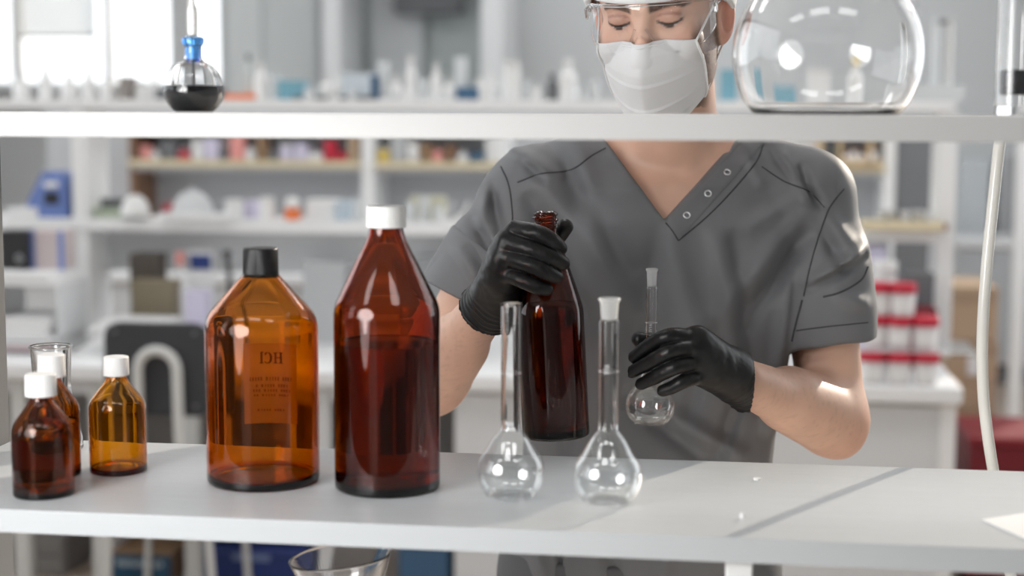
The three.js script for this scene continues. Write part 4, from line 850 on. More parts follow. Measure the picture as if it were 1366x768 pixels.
// ---- head in its own frame: x to his left, y up, z out of the face
const eyeX = 0.0325;
function headField(x, y, z) {
  const ax = Math.abs(x);
  let d = dEll(x, y - 0.04, z + 0.014, 0.0775, 0.094, 0.1);
  d = smin(d, dEll(x, y + 0.045, z - 0.03, 0.06, 0.074, 0.06), 0.035);
  d = smin(d, dEll(ax - 0.05, y + 0.06, z - 0.005, 0.016, 0.04, 0.035), 0.03);                       // jaw angle
  d = smin(d, Math.hypot(ax - 0.044, y + 0.014, z - 0.062) - 0.021, 0.024);                            // cheekbone
  d = smin(d, dCap(browCap, ax, y, z), 0.016);
  d = smin(d, Math.hypot(x, y + 0.102, z - 0.07) - 0.018, 0.022);                                      // chin
  d = smax(d, -(Math.hypot(ax - 0.032, (y - 0.02) * 1.15, z - 0.1) - 0.0175), 0.016);                 // eye socket
  d = smin(d, dEll(ax - eyeX, y - 0.019, z - 0.0715, 0.0148, 0.0132, 0.0135), 0.005);                  // lid over the eyeball
  d = smax(d, -(dCap(lidCut, ax, y, z)), 0.0022);
  d = smin(d, dCap(noseCap, x, y, z), 0.012);
  d = smin(d, Math.hypot(x, y + 0.03, z - 0.106) - 0.0125, 0.008); d = smin(d, Math.hypot(ax - 0.0125, y + 0.032, z - 0.096) - 0.009, 0.006);
  d = smin(d, dCap(lipCap, ax, y, z), 0.01);
  // ear
  const ex = ax - 0.077, ey = y + 0.012, ez = z + 0.014, c = 0.86, s = 0.5, rx = ex * c + ez * s, rz = -ex * s + ez * c, tl = ey * 0.97 - rz * 0.2, tz = rz * 0.97 + ey * 0.2;
  let e = dEll(rx - 0.004, tl, tz, 0.0085, 0.0325, 0.0195);
  e = smax(e, -dEll(rx - 0.013, tl - 0.004, tz - 0.001, 0.0095, 0.021, 0.0115), 0.004);
  e = smin(e, Math.hypot(rx - 0.003, tl + 0.006, tz - 0.013) - 0.006, 0.005);
  d = smin(d, e, 0.007);
  return smin(d, dCap(neckH, x, y, z), 0.03);
}
const browCap = capsule(V3(0.008, 0.036, 0.085), V3(0.042, 0.037, 0.071), 0.0105, 0.009), noseCap = capsule(V3(0, 0.026, 0.086), V3(0, -0.025, 0.104), 0.0085, 0.0115), lipCap = capsule(V3(0, -0.066, 0.087), V3(0.022, -0.066, 0.076), 0.007, 0.004);
const lidCut = capsule(V3(0.0215, 0.0115, 0.084), V3(0.045, 0.0115, 0.079), 0.0018, 0.0016);
const neckH = capsule(V3(0, -0.035, -0.025), nbH, 0.0575, 0.0645);
const skinBase = [0.74, 0.46, 0.34];
const mixc = (a, b, t) => a.map((v, i) => v + (b[i] - v) * t);
const sstep = (a, b, x) => { const t = Math.min(1, Math.max(0, (x - a) / (b - a))); return t * t * (3 - 2 * t); };
{
  const body = meshField(skin, [EL.x - 0.07, 0, -2.42], [ER.x + 0.08, 1.56, -1.93], 0.0058);
  const inArm = (x, y, z) => Math.min(dCap(armFL, x, y, z), dCap(armFR, x, y, z));
  tint(body, (x, y, z) => {
    const n = noise3(x * 60, y * 60, z * 60), f = noise3(x * 420, y * 420, z * 420);
    let c = skinBase.map((v) => v * (0.93 + 0.12 * n));
    if (inArm(x, y, z) < 0.012) { c = mixc(c, [0.30, 0.16, 0.10], 0.18 * sstep(0.6, 0.85, f)); const e = Math.min(V3(x, y, z).distanceTo(ER), V3(x, y, z).distanceTo(EL)); c = mixc(c, [0.60, 0.26, 0.19], 0.35 * (1 - sstep(0.03, 0.08, e))); }
    return c;
  });
  // stop the coarse surface inside the finer head
  const head = meshField(headField, [-0.105, -0.2, -0.13], [0.105, 0.145, 0.13], 0.0022);
  const hair = [0.035, 0.02, 0.014];
  tint(head, (x, y, z) => {
    const ax = Math.abs(x), n = noise3(x * 70, y * 70, z * 70), f = noise3(x * 600 + 9, y * 600, z * 600);
    let c = skinBase.map((v) => v * (0.95 + 0.1 * n));
    c = mixc(c, [0.60, 0.22, 0.17], 0.45 * (1 - sstep(0.008, 0.03, Math.hypot(x, y + 0.025, z - 0.11))));          // nose
    c = mixc(c, [0.58, 0.22, 0.17], 0.35 * (1 - sstep(0.01, 0.035, Math.hypot(ax - 0.045, y + 0.02, z - 0.075))));  // cheek
    c = mixc(c, [0.62, 0.18, 0.13], 0.5 * sstep(0.073, 0.085, ax) * sstep(-0.06, -0.03, y) * (z < 0.03 ? 1 : 0));   // ear
    c = mixc(c, [0.42, 0.20, 0.15], 0.5 * (1 - sstep(0.012, 0.022, Math.hypot(ax - 0.032, y - 0.021, (z - 0.075) * 0.5))));
    const beard = sstep(0.054, 0.062, ax + Math.max(0, -0.04 - y)) * sstep(0.012, -0.012, y - 0.02 * sstep(0.066, 0.074, ax)) * sstep(-0.035, -0.01, z + 0.2 * Math.max(0, -0.06 - y)) * (z < 0.085 ? 1 : 0) * sstep(-0.15, -0.125, y) * sstep(0.078, 0.074, ax);
    c = mixc(c, [0.10, 0.06, 0.04], beard * (0.74 + 0.22 * f));
    const by = 0.036 + 0.004 * sstep(0.012, 0.035, ax) - 0.007 * sstep(0.038, 0.056, ax), bt = 0.0062 - 0.0025 * sstep(0.03, 0.055, ax);
    if (z > 0.03) {
      const brow = sstep(bt + 0.0015, bt - 0.0015, Math.abs(y - by)) * sstep(0.009, 0.014, ax) * sstep(0.058, 0.052, ax);
      c = mixc(c, hair, brow * (0.75 + 0.25 * f));
      const ly = 0.0122 + 0.0035 * ((ax - eyeX) / 0.0145) ** 2, lash = sstep(0.0026, 0.001, Math.abs(y - ly)) * sstep(0.0175, 0.014, Math.abs(ax - eyeX));
      const low = ly - 0.0052 * (1 - ((ax - eyeX) / 0.0145) ** 2), open = sstep(low - 0.0006, low + 0.0006, y) * sstep(ly + 0.0004, ly - 0.0004, y) * sstep(0.0148, 0.0138, Math.abs(ax - eyeX));
      c = mixc(c, mixc([0.5, 0.4, 0.37], [0.05, 0.025, 0.015], sstep(0.0068, 0.0052, Math.abs(ax - eyeX + (x < 0 ? -0.001 : 0.001)))), open);
      c = mixc(c, [0.02, 0.012, 0.01], lash * 0.95);
      c = mixc(c, [0.30, 0.12, 0.09], 0.6 * sstep(0.0025, 0.001, Math.abs(y - (0.0262 - 18 * (ax - eyeX) ** 2))) * sstep(0.017, 0.012, Math.abs(ax - eyeX)));
    }
    return c;
  });
  head.applyQuaternion(hq).translate(hc.x, hc.y, hc.z);
  addMan('body', mergeGeometries([body, head]), phys({ vertexColors: true, roughness: 0.48, sheen: 0.15, sheenColor: rgb(0.9, 0.5, 0.4), sheenRoughness: 0.5 }), 'bare neck, face and forearms');
}
// ---- scrub top
const hemL = C(612, 394, 2.14), hemR = C(1107, 458, 2.165);
const slvL = [capsule(SL.clone().add(V3(0.012, 0, 0)), SL.clone().lerp(EL, 0.6), 0.070, 0.066), capsule(SL.clone().lerp(EL, 0.38), SL.clone().lerp(EL, 1.0), 0.069, 0.073)];
const slvR = [capsule(SR.clone().add(V3(-0.012, 0, 0)), SR.clone().lerp(ER, 0.5).add(V3(0.002, 0, 0)), 0.070, 0.067), capsule(SR.clone().lerp(ER, 0.3), SR.clone().lerp(ER, 0.9).add(V3(0.002, 0.0, 0)), 0.068, 0.068)];
const holL = capsule(SL.clone().lerp(EL, 0.5), SL.clone().lerp(EL, 1.3), 0.056, 0.069), holR = capsule(SR.clone().lerp(ER, 0.52), SR.clone().lerp(ER, 1.2), 0.057, 0.063);
const dirL = EL.clone().sub(SL).normalize(), dirR = ER.clone().sub(SR).normalize().add(V3(0.0, 0, 0)).normalize();
// folds on the cloth, as lines across the picture plane: [a, b, height, width]
const fold = (x0, y0, x1, y1, h, w) => { const a = C(x0, y0, 2.08), b = C(x1, y1, 2.08); return [a.x, a.y, b.x - a.x, b.y - a.y, h, w * w, 1 / ((b.x - a.x) ** 2 + (b.y - a.y) ** 2)]; };
const folds = [
  fold(742, 205, 835, 345, -0.004, 0.014), fold(775, 200, 800, 330, 0.004, 0.016), fold(722, 240, 840, 400, 0.005, 0.016), fold(716, 285, 780, 420, -0.006, 0.013),
  fold(896, 330, 940, 470, 0.005, 0.018), fold(880, 320, 850, 440, -0.004, 0.014), fold(960, 330, 985, 470, 0.007, 0.017), fold(985, 345, 1010, 520, -0.005, 0.014),
  fold(1068, 300, 955, 420, 0.005, 0.016), fold(1078, 330, 1000, 430, -0.006, 0.013), fold(1062, 380, 1040, 560, 0.006, 0.014), fold(1085, 260, 1010, 300, 0.004, 0.013),
  fold(900, 560, 985, 610, 0.006, 0.013), fold(850, 540, 930, 610, -0.006, 0.014), fold(1000, 520, 960, 620, -0.007, 0.013), fold(820, 420, 800, 620, 0.006, 0.018), fold(780, 430, 760, 640, -0.004, 0.014), fold(940, 480, 920, 560, -0.004, 0.012),
  fold(1040, 205, 1100, 270, -0.004, 0.008), fold(1060, 215, 1082, 262, 0.004, 0.007), fold(1085, 232, 1097, 268, -0.005, 0.007), fold(1000, 190, 1020, 240, 0.003, 0.008),
  fold(690, 205, 742, 232, 0.004, 0.008), fold(700, 218, 722, 240, -0.004, 0.007), fold(650, 250, 640, 300, 0.004, 0.010),
  fold(1095, 385, 1160, 352, -0.0042, 0.007), fold(1100, 372, 1158, 338, 0.007, 0.010), fold(1120, 300, 1150, 340, 0.004, 0.012), fold(1130, 400, 1160, 410, 0.004, 0.010), fold(1112, 320, 1130, 360, -0.004, 0.009),
  fold(700, 700, 730, 800, 0.005, 0.012), fold(800, 690, 830, 800, -0.005, 0.012), fold(900, 690, 880, 800, 0.005, 0.014), fold(745, 690, 750, 800, -0.004, 0.004),
  fold(632, 300, 656, 345, -0.005, 0.009), fold(615, 340, 640, 380, 0.005, 0.010), fold(655, 255, 672, 330, -0.004, 0.009),
];
function scrub(x, y, z) {
  let d = torso(x, y, z, 0.0);
  d = smin(d, dCap(trapL, x, y, z), 0.05); d = smin(d, dCap(trapR, x, y, z), 0.05); d = smin(d, dCap(neck, x, y, z) - 0.006, 0.035);
  let l = smin(dCap(slvL[0], x, y, z), dCap(slvL[1], x, y, z), 0.03), r = smin(dCap(slvR[0], x, y, z), dCap(slvR[1], x, y, z), 0.03);
  const pl = (x - hemL.x) * dirL.x + (y - hemL.y) * dirL.y + (z - hemL.z) * dirL.z, pr = (x - hemR.x) * dirR.x + (y - hemR.y) * dirR.y + (z - hemR.z) * dirR.z;
  l = Math.max(smax(l, pl, 0.004), -dCap(holL, x, y, z)); r = Math.max(smax(r, pr, 0.004), -dCap(holR, x, y, z));
  const bl = 0.004 + 0.02 * sstep(1.33, 1.42, y);
  d = Math.min(smin(d, l, bl), smin(d, r, bl));
  if (Math.abs(d) < 0.03) {
    if (z > -2.24) {
      let s = 0;
      for (const f of folds) {
        const dx = x - f[0], dy = y - f[1];
        let h = (dx * f[2] + dy * f[3]) * f[6];
        h = h < -0.1 ? -0.1 : h > 1.1 ? 1.1 : h;
        const q = ((dx - f[2] * h) ** 2 + (dy - f[3] * h) ** 2) / f[5];
        if (q < 5) s += 2.3 * f[4] * Math.exp(-q) * Math.min(1, 1.2 - Math.abs(h - 0.5));
      }
      d -= Math.max(s, -0.012) * sstep(-2.24, -2.18, z);
    }
    d -= 0.007 * (noise3(x * 15 + 3, y * 7 + x * 4, z * 15) - 0.5) + 0.0016 * (noise3(x * 45, y * 30, z * 45) - 0.5);
  }
  // neck opening: the V in front, a collar behind
  const vL = cutL(x, y), vR = cutR(x, y);
  const v = Math.max(-vL, -vR, -(z + 2.26));
  d = smax(d, -v, 0.003);
  d = smax(d, -Math.max(Math.hypot(x - NB.x, z - NB.z - 0.005) - 0.083, 1.497 - y), 0.003);
  return Math.max(d, 0.83 - y);
}
function lineCut(pxA, pyA, pxB, pyB, side) {
  const a = C(pxA, pyA, 2.1), b = C(pxB, pyB, 2.1), nx = (b.y - a.y), ny = -(b.x - a.x), l = Math.hypot(nx, ny);
  return (x, y) => side * ((x - a.x) * nx + (y - a.y) * ny) / l;
}
const cutL = lineCut(886, 293, 811, 187, 1), cutR = lineCut(887, 294, 993, 187, -1);
const cloth = phys({ color: rgb(0.150, 0.154, 0.163), roughness: 0.6 });
const top = addMan('scrub_top', meshField(scrub, [hemL.x - 0.11, 0.81, -2.40], [hemR.x + 0.1, 1.57, -2.02], 0.0038), cloth, 'grey short-sleeved scrub top with V neck');
// points on the cloth, found by walking along a line of sight of the photograph
function onCloth(px, py, f = scrub) {
  const a = C(px, py, 1), o = V3(0, EYE, 0), d = a.clone().sub(o).normalize();
  let t = 1.8;
  for (let k = 0; k < 160; k++) { const e = f(d.x * t, EYE + d.y * t, d.z * t); if (e < 0.0003 || t > 2.6) break; t += e * 0.6; }
  if (t > 2.55) return null;
  const p = V3(d.x * t, EYE + d.y * t, d.z * t), h = 0.002;
  const n = V3(f(p.x + h, p.y, p.z) - f(p.x - h, p.y, p.z), f(p.x, p.y + h, p.z) - f(p.x, p.y - h, p.z), f(p.x, p.y, p.z + h) - f(p.x, p.y, p.z - h)).normalize();
  return { p, n };
}
function seam(pts, r = 0.0011, lift = -0.0002) {
  const c = new THREE.CatmullRomCurve3(pts.map(([x, y]) => V3(x, y, 0))), out = [];
  for (let k = 0; k <= 40; k++) { const q = c.getPoint(k / 40), h = onCloth(q.x, q.y); if (h && (!out.length || out[out.length - 1].distanceTo(h.p) < 0.05)) out.push(h.p.addScaledVector(h.n, lift)); }
  if (out.length > 3) part(top, 'seam', local(tube(out, r, out.length * 2, 6)), seamMat);
}
const seamMat = std(rgb(0.05, 0.052, 0.056), 0.9);
seam([[1016, 222], [1045, 241], [1080, 256], [1100, 277]]);
seam([[1126, 252], [1108, 275], [1094, 310], [1082, 350], [1072, 395]]);
seam([[1070, 400], [1062, 430], [1056, 455]], 0.0014);
seam([[690, 243], [720, 232], [762, 226], [790, 207], [808, 197]]);
seam([[668, 222], [678, 245], [683, 280], [684, 315]]);
seam([[905, 321], [945, 287], [985, 245], [1012, 210], [1018, 192]]);
seam([[905, 321], [896, 306], [888, 297]]);
seam([[1098, 396], [1120, 390], [1150, 372], [1158, 356]], 0.0014);
seam([[1062, 441], [1100, 436], [1158, 430]], 0.0009);
seam([[750, 745], [751, 800]], 0.0012);
// placket along the right side of the V: a raised strip with three snaps
function patch(c, nu, nv, lift) {
  const pos = [], idx = [];
  for (let s = 0; s < 2; s++) for (let j = 0; j <= nv; j++) for (let i = 0; i <= nu; i++) {
    const u = i / nu, v = j / nv, x = (c[0][0] * (1 - u) + c[1][0] * u) * (1 - v) + (c[3][0] * (1 - u) + c[2][0] * u) * v, y = (c[0][1] * (1 - u) + c[1][1] * u) * (1 - v) + (c[3][1] * (1 - u) + c[2][1] * u) * v, h = onCloth(x, y);
    const e = Math.min(u, 1 - u, v, 1 - v) < 1e-6 ? 0.3 : 1;
    const p = h ? h.p.addScaledVector(h.n, s ? -0.002 : lift * e) : C(x, y, 2.1);
    pos.push(p.x, p.y, p.z);
  }
  const w = nu + 1;
  for (let j = 0; j < nv; j++) for (let i = 0; i < nu; i++) { const a = j * w + i; idx.push(a, a + w, a + 1, a + 1, a + w, a + w + 1); }
  const g = new THREE.BufferGeometry();
  g.setAttribute('position', new THREE.Float32BufferAttribute(pos.slice(0, pos.length / 2), 3));
  g.setIndex(idx);
  g.computeVertexNormals();
  return g;
}
part(top, 'neck_placket', local(patch([[989, 192], [1019, 192], [906, 320], [889, 296]], 10, 40, 0.0016)), std(rgb(0.15, 0.153, 0.16), 0.7, { side: THREE.DoubleSide }));
for (const [px, py] of [[970, 231], [944, 259], [916, 288]]) {
  const h = onCloth(px, py), g = new THREE.TorusGeometry(0.0042, 0.0011, 10, 28).applyQuaternion(new THREE.Quaternion().setFromUnitVectors(V3(0, 0, 1), h.n)), p = h.p.addScaledVector(h.n, 0.0022);
  const b = part(top, 'snap_button', local(g.translate(p.x, p.y, p.z)), M.steel, undefined, 'small metal ring snap');
}
{
  // loose turned-up band at the end of the arm reaching for the bottle
  const a = SL.clone().lerp(EL, 0.27), f = (x, y, z) => {
    const t0 = (x - cuffA.x) * dirL.x + (y - cuffA.y) * dirL.y + (z - cuffA.z) * dirL.z, t1 = (x - hemL.x) * dirL.x + (y - hemL.y) * dirL.y + (z - hemL.z) * dirL.z;
    const o = dCap(cuffOut, x, y, z) - 0.003 * (noise3(x * 30, y * 20, z * 30) - 0.5), i = dCap(holL, x, y, z);
    return Math.max(smax(o, -t0 + 0.25 * (x - cuffA.x), 0.004), t1 - 0.004, -i - 0.001);
  };
  const cuffA = C(634, 322, 2.15), cuffOut = capsule(SL.clone().lerp(EL, 0.25), SL.clone().lerp(EL, 0.95), 0.0725, 0.0815);
  part(top, 'sleeve_cuff', local(meshField(f, [hemL.x - 0.12, hemL.y - 0.09, -2.27], [hemL.x + 0.13, hemL.y + 0.15, -2.03], 0.003)), cloth);
}
// trousers and shoes, hidden behind the rack's bench
{
  const f = (x, y, z) => { let d = 9; for (let k = 0; k < 6; k++) if (k % 3 < 2) d = smin(d, dCap(legs[k], x, y, z) - 0.022, 0.03); return Math.max(smin(d, torso(x, Math.max(y, 0.82), z, -0.004) + Math.max(0, 0.84 - y) * 0.6, 0.04), 0.1 - y, y - 0.93); };
  addMan('trousers', meshField(f, [-0.06, 0.08, -2.4], [0.44, 0.95, -2.08], 0.007), std(rgb(0.11, 0.113, 0.12), 0.85));
  for (const k of [2, 5]) { const c = legs[k], g = (x, y, z) => Math.max(dCap(c, x, y, z) - 0.014, 0.004 - y); addMan('shoe', meshField(g, [c.ax - 0.08, 0, -2.33], [c.ax + 0.11, 0.12, -2.05], 0.005), std(rgb(0.7, 0.7, 0.7), 0.6)); }
}
// ---- cap, mask, goggles
const cottonWhite = phys({ color: rgb(0.82, 0.83, 0.83), roughness: 0.9, sheen: 0.3, sheenColor: rgb(1, 1, 1) });
{
  const f = (x, y, z) => {
    let d = smin(dEll(x, y - 0.04, z + 0.014, 0.0775, 0.094, 0.1), dEll(x, y - 0.02, z + 0.03, 0.078, 0.085, 0.088), 0.03) - 0.0075;
    d = smin(d, Math.max(Math.hypot(x / 0.9, z + 0.02) - 0.101, Math.abs(y - 0.085) - 0.045), 0.03);
    d = smin(d, dEll(x, y - 0.02, z + 0.016, 0.0935, 0.06, 0.07), 0.02);
    d -= 0.003 * (noise3(x * 35, y * 35, z * 35) - 0.5);
    const low = 0.0415 + Math.min(0, (z - 0.05) * 0.62) - y;
    return smax(smax(d, low, 0.003), -(d + 0.006), 0.001);
  };
  const g = meshField(f, [-0.11, -0.09, -0.145], [0.11, 0.16, 0.12], 0.0026).applyQuaternion(hq).translate(hc.x, hc.y, hc.z);
  const cap = addMan('surgical_cap', g, cottonWhite, 'white cotton cap');
  const band = [];
  for (let k = -22; k <= 22; k++) { const a = k * 0.075, x = 0.088 * Math.sin(a), z = -0.016 + 0.108 * Math.cos(a); band.push(headToC(x, 0.0415 + Math.min(0, (z - 0.05) * 0.62) + 0.026, z)); }
  part(cap, 'seam', local(tube(band, 0.0008, 90, 6)), std(rgb(0.7, 0.7, 0.7), 0.9));
}
const maskMat = phys({ color: rgb(0.84, 0.84, 0.845), roughness: 0.92, transmission: 0.12, thickness: 0 });
{
  // rows from the nose to under the chin: [y centre, y edge, z centre, z edge, half width, power]
  const rows = [[-0.004, -0.010, 0.106, 0.046, 0.063, 0.9], [-0.020, -0.022, 0.120, 0.047, 0.066, 1.05], [-0.042, -0.040, 0.124, 0.046, 0.067, 1.2], [-0.066, -0.058, 0.122, 0.042, 0.067, 1.3], [-0.090, -0.075, 0.117, 0.036, 0.066, 1.35], [-0.112, -0.088, 0.108, 0.030, 0.064, 1.4], [-0.128, -0.097, 0.090, 0.024, 0.060, 1.5], [-0.134, -0.1, 0.072, 0.02, 0.056, 1.6]];
  const NU = 72, NV = 84, at = (u, v) => {
    const q = v * (rows.length - 1), i = Math.min(Math.floor(q), rows.length - 2), t = q - i, r = rows[i].map((a, k) => a + (rows[i + 1][k] - a) * t), s = Math.abs(u);
    const b = Math.pow(s, r[5] + 0.35), x = u * r[4], pl = [0.36, 0.56, 0.76].reduce((a, p) => a + (v > p ? Math.exp(-(v - p) * 26) : -0.35 * Math.exp((v - p) * 40)), 0);
    let z = r[2] + (r[3] - r[2]) * (1 - Math.pow(1 - Math.min(1, b * 0.92), 0.9)) + 0.0022 * pl * (1 - s * 0.4);
    z += 0.0022 * (noise3(u * 5 + 4, v * 7, 2) - 0.5) + 0.0035 * Math.exp(-((v - 0.68 - 0.28 * (u - 0.2)) ** 2) / 0.0016) * (u > 0.05 ? 1 : 0.3);
    const X = x * (1 - 0.02 * Math.sin(v * 3)), Y = r[0] + (r[1] - r[0]) * s * s;
    for (let k = 0; k < 60; k++) { const e = 0.003 - headField(X, Y, z); if (e < 0.0001) break; z += Math.min(e, 0.002) * 0.8; }
    return V3(X, Y, z);
  };
  const pos = [], idx = [], uv = [];
  for (let side = 0; side < 2; side++) for (let j = 0; j <= NV; j++) for (let i = 0; i <= NU; i++) { const p = at(i / NU * 2 - 1, j / NV), q = headToC(p.x, p.y, p.z - side * 0.0016); pos.push(q.x, q.y, q.z); uv.push(i / NU * 0.17, j / NV * 0.12); }
  const w = NU + 1, N = w * (NV + 1);
  for (let j = 0; j < NV; j++) for (let i = 0; i < NU; i++) { const a = j * w + i; idx.push(a, a + w, a + 1, a + 1, a + w, a + w + 1, a + N, a + N + 1, a + N + w, a + N + 1, a + N + w + 1, a + N + w); }
  for (let i = 0; i < NU; i++) for (const j of [0, NV]) { const a = j * w + i; idx.push(a, a + 1, a + N, a + 1, a + N + 1, a + N); }
  for (let j = 0; j < NV; j++) for (const i of [0, NU]) { const a = j * w + i; idx.push(a, a + N, a + w, a + w, a + N, a + N + w); }
  const g = new THREE.BufferGeometry();
  g.setAttribute('position', new THREE.Float32BufferAttribute(pos, 3)); g.setAttribute('uv', new THREE.Float32BufferAttribute(uv, 2)); g.setIndex(idx); g.computeVertexNormals();
  const mask = addMan('face_mask', g, maskMat, 'white pleated surgical mask');
  for (const s of [-1, 1]) {
    const e = [0, 0.15, 0.35, 0.55, 0.75, 0.92, 1].map((v) => { const p = at(s * 0.985, v); return headToC(p.x + s * 0.001, p.y, p.z + 0.0005); });
    part(mask, 'edge_binding', local(tube(e, 0.0016, 40, 8)), cottonWhite);
    const p0 = at(s, 0.02), p1 = at(s, 0.86);
    part(mask, 'ear_loop', local(tube([headToC(p0.x, p0.y, p0.z), headToC(s * 0.074, 0.012, 0.022), headToC(s * 0.081, 0.026, 0.0), headToC(s * 0.088, 0.016, -0.03), headToC(s * 0.084, -0.02, -0.034), headToC(s * 0.076, -0.045, -0.016), headToC(s * 0.068, -0.066, 0.006), headToC(p1.x, p1.y, p1.z)], 0.0014, 60, 8)), cottonWhite);
  }
  part(mask, 'nose_wire', local(tube([-0.42, -0.2, 0, 0.2, 0.42].map((u) => { const p = at(u, 0.035); return headToC(p.x, p.y, p.z + 0.001); }), 0.0012, 24, 6)), cottonWhite);
}
{
  const clear = phys({ color: rgb(0.985, 0.99, 0.995), roughness: 0.01, transmission: 1, thickness: 0, ior: 1.5 }), clearSolid = phys({ color: rgb(0.97, 0.98, 0.99), roughness: 0.05, transmission: 1, thickness: 0.002, ior: 1.45 });
  const R = 0.083, at = (a, y) => headToC(R * 1.0 * Math.sin(a), y, 0.022 + R * Math.cos(a) * 1.0 - 0.0035 * ((y - 0.012) / 0.03) ** 2);
  const upper = (a) => 0.043 - 0.012 * (a / 1.35) ** 2, lower = (a) => { const s = Math.abs(a); return -0.022 + 0.026 * Math.exp(-((s / 0.17) ** 2)) + 0.02 * (s / 1.4) ** 4; };
  const pos = [], idx = [], n = 80, m = 20;
  for (let i = 0; i <= n; i++) for (let j = 0; j <= m; j++) { const a = -1.38 + 2.76 * i / n, q = at(a, lower(a) + (upper(a) - lower(a)) * j / m); pos.push(q.x, q.y, q.z); }
  for (let i = 0; i < n; i++) for (let j = 0; j < m; j++) { const a = i * (m + 1) + j; idx.push(a, a + m + 1, a + 1, a + 1, a + m + 1, a + m + 2); }
  const g = new THREE.BufferGeometry();
  g.setAttribute('position', new THREE.Float32BufferAttribute(pos, 3)); g.setIndex(idx); g.computeVertexNormals();
  const gog = addMan('goggles', g, clear, 'clear wraparound safety goggles');
  const line = (f) => { const o = []; for (let i = 0; i <= 60; i++) { const a = -1.38 + 2.76 * i / 60; o.push(at(a, f(a))); } return o; };
  part(gog, 'top_frame', local(tube(line(upper), 0.0021, 120, 8)), clearSolid);
  part(gog, 'lower_rim', local(tube(line(lower), 0.0009, 120, 8)), clearSolid);
  for (const s of [-1, 1]) {
    part(gog, 'temple', local(tube([at(s * 1.38, 0.022), headToC(s * 0.084, 0.022, 0.02), headToC(s * 0.084, 0.024, -0.005), headToC(s * 0.085, 0.018, -0.03)], 0.0026, 30, 8)), clearSolid);
    part(gog, 'side_vent', local(rbox(0.003, 0.014, 0.012, 0.001).applyQuaternion(hq).translate(...headToC(s * 0.0835, 0.02, 0.042).toArray())), clearSolid);
    part(gog, 'nose_pad', local(tube([headToC(s * 0.007, 0.012, 0.1), headToC(s * 0.012, 0.002, 0.098), headToC(s * 0.017, -0.008, 0.094)], 0.0013, 16, 8)), clearSolid);
  }
}
// ---- gloves, each meshed on a fine grid of its own
const nitrile = phys({ color: rgb(0.009, 0.009, 0.0095), roughness: 0.40, specularIntensity: 0.8 });
function glove(fingers, palm, cuff, cuffCut, lo, hi, k = 0.006) {
  const F = fingers.map((f) => { const c = [], crv = new THREE.CatmullRomCurve3(f.map((q) => C(q[0], q[1], q[2])), false, 'centripetal'), N = 14, rad = (t) => { const q = t * (f.length - 1), i = Math.min(Math.floor(q), f.length - 2); return f[i][3] + (f[i + 1][3] - f[i][3]) * (q - i); }; for (let i = 0; i < N; i++) c.push(capsule(crv.getPoint(i / N), crv.getPoint((i + 1) / N), rad(i / N), rad((i + 1) / N))); return { c, joints: f.slice(1, -1).map((j) => C(j[0], j[1], j[2])), tip: C(...f[f.length - 1].slice(0, 3)) }; });
  const P = palm.map(([a, b, ra, rb]) => capsule(C(...a), C(...b), ra, rb)), K = cuff.map(([a, b, ra, rb]) => capsule(C(...a), C(...b), ra, rb));
  const ca = C(...cuffCut[0]), cd = C(...cuffCut[1]).sub(ca).normalize();
  return (x, y, z) => {
    let p = 9;
    for (const c of P) p = smin(p, dCap(c, x, y, z), 0.02);
    let fs = 9;
    for (const f of F) {
      let d = 9;
      for (const c of f.c) d = Math.min(d, dCap(c, x, y, z));
      fs = smin(fs, d, 0.0022);
    }
    let d = smin(p, fs, k);
    if (d < 0.02) {
      for (const f of F) for (const j of f.joints) { const q = ((x - j.x) ** 2 + (y - j.y) ** 2 + (z - j.z) ** 2) / 0.00011; if (q < 4) d -= 0.0004 * Math.exp(-q) * (0.6 + Math.sin((x + y * 0.6) * 1900)); }
      d -= 0.0011 * (noise3(x * 70, y * 70, z * 70) - 0.5) + 0.0006 * (noise3(x * 170, y * 170, z * 170) - 0.5);
    }
    let c = 9;
    for (const q of K) c = smin(c, dCap(q, x, y, z), 0.01);
    const t = (x - ca.x) * cd.x + (y - ca.y) * cd.y + (z - ca.z) * cd.z;
    if (c < 0.03) c -= (0.0016 * Math.sin(t * 760 + 3 * noise3(x * 60, y * 60, z * 60)) * sstep(-0.05, -0.03, t) + 0.0022 * sstep(-0.006, -0.002, t));
    return Math.max(smin(d, c, 0.014), t);
  };
}
const gl = glove([
  [[687, 306, 1.905, 0.0118], [715, 311, 1.889, 0.0108], [737, 321, 1.888, 0.0096], [748, 331, 1.899, 0.0084]],
  [[676, 321, 1.902, 0.0120], [713, 334, 1.883, 0.0112], [738, 345, 1.883, 0.0100], [751, 351, 1.891, 0.0086]],
  [[670, 342, 1.905, 0.0115], [708, 353, 1.879, 0.0108], [730, 363, 1.877, 0.0097], [742, 369, 1.885, 0.0084]],
  [[667, 363, 1.912, 0.0108], [698, 374, 1.885, 0.0100], [718, 383, 1.880, 0.0091], [729, 386, 1.885, 0.008]],
  [[668, 388, 1.955, 0.0165], [694, 352, 1.972, 0.013], [735, 324, 1.966, 0.0118], [754, 302, 1.957, 0.0102]],
], [
  [[680, 318, 1.91, ], [655, 398, 1.965], 0.0145, 0.021], [[672, 338, 1.908], [656, 402, 1.97], 0.0155, 0.022], [[668, 357, 1.91], [660, 402, 1.97], 0.015, 0.022], [[671, 376, 1.918], [666, 400, 1.972], 0.014, 0.02], [[690, 330, 1.935], [672, 385, 1.96], 0.012, 0.017], [[678, 392, 1.945], [664, 415, 1.97], 0.013, 0.02],
], [
  [[660, 396, 1.966], [645, 418, 1.992], 0.0285, 0.0325], [[649, 412, 1.985], [634, 432, 2.01], 0.0325, 0.034],
], [[645, 416.5, 1.985], [629, 439, 2.01]]);
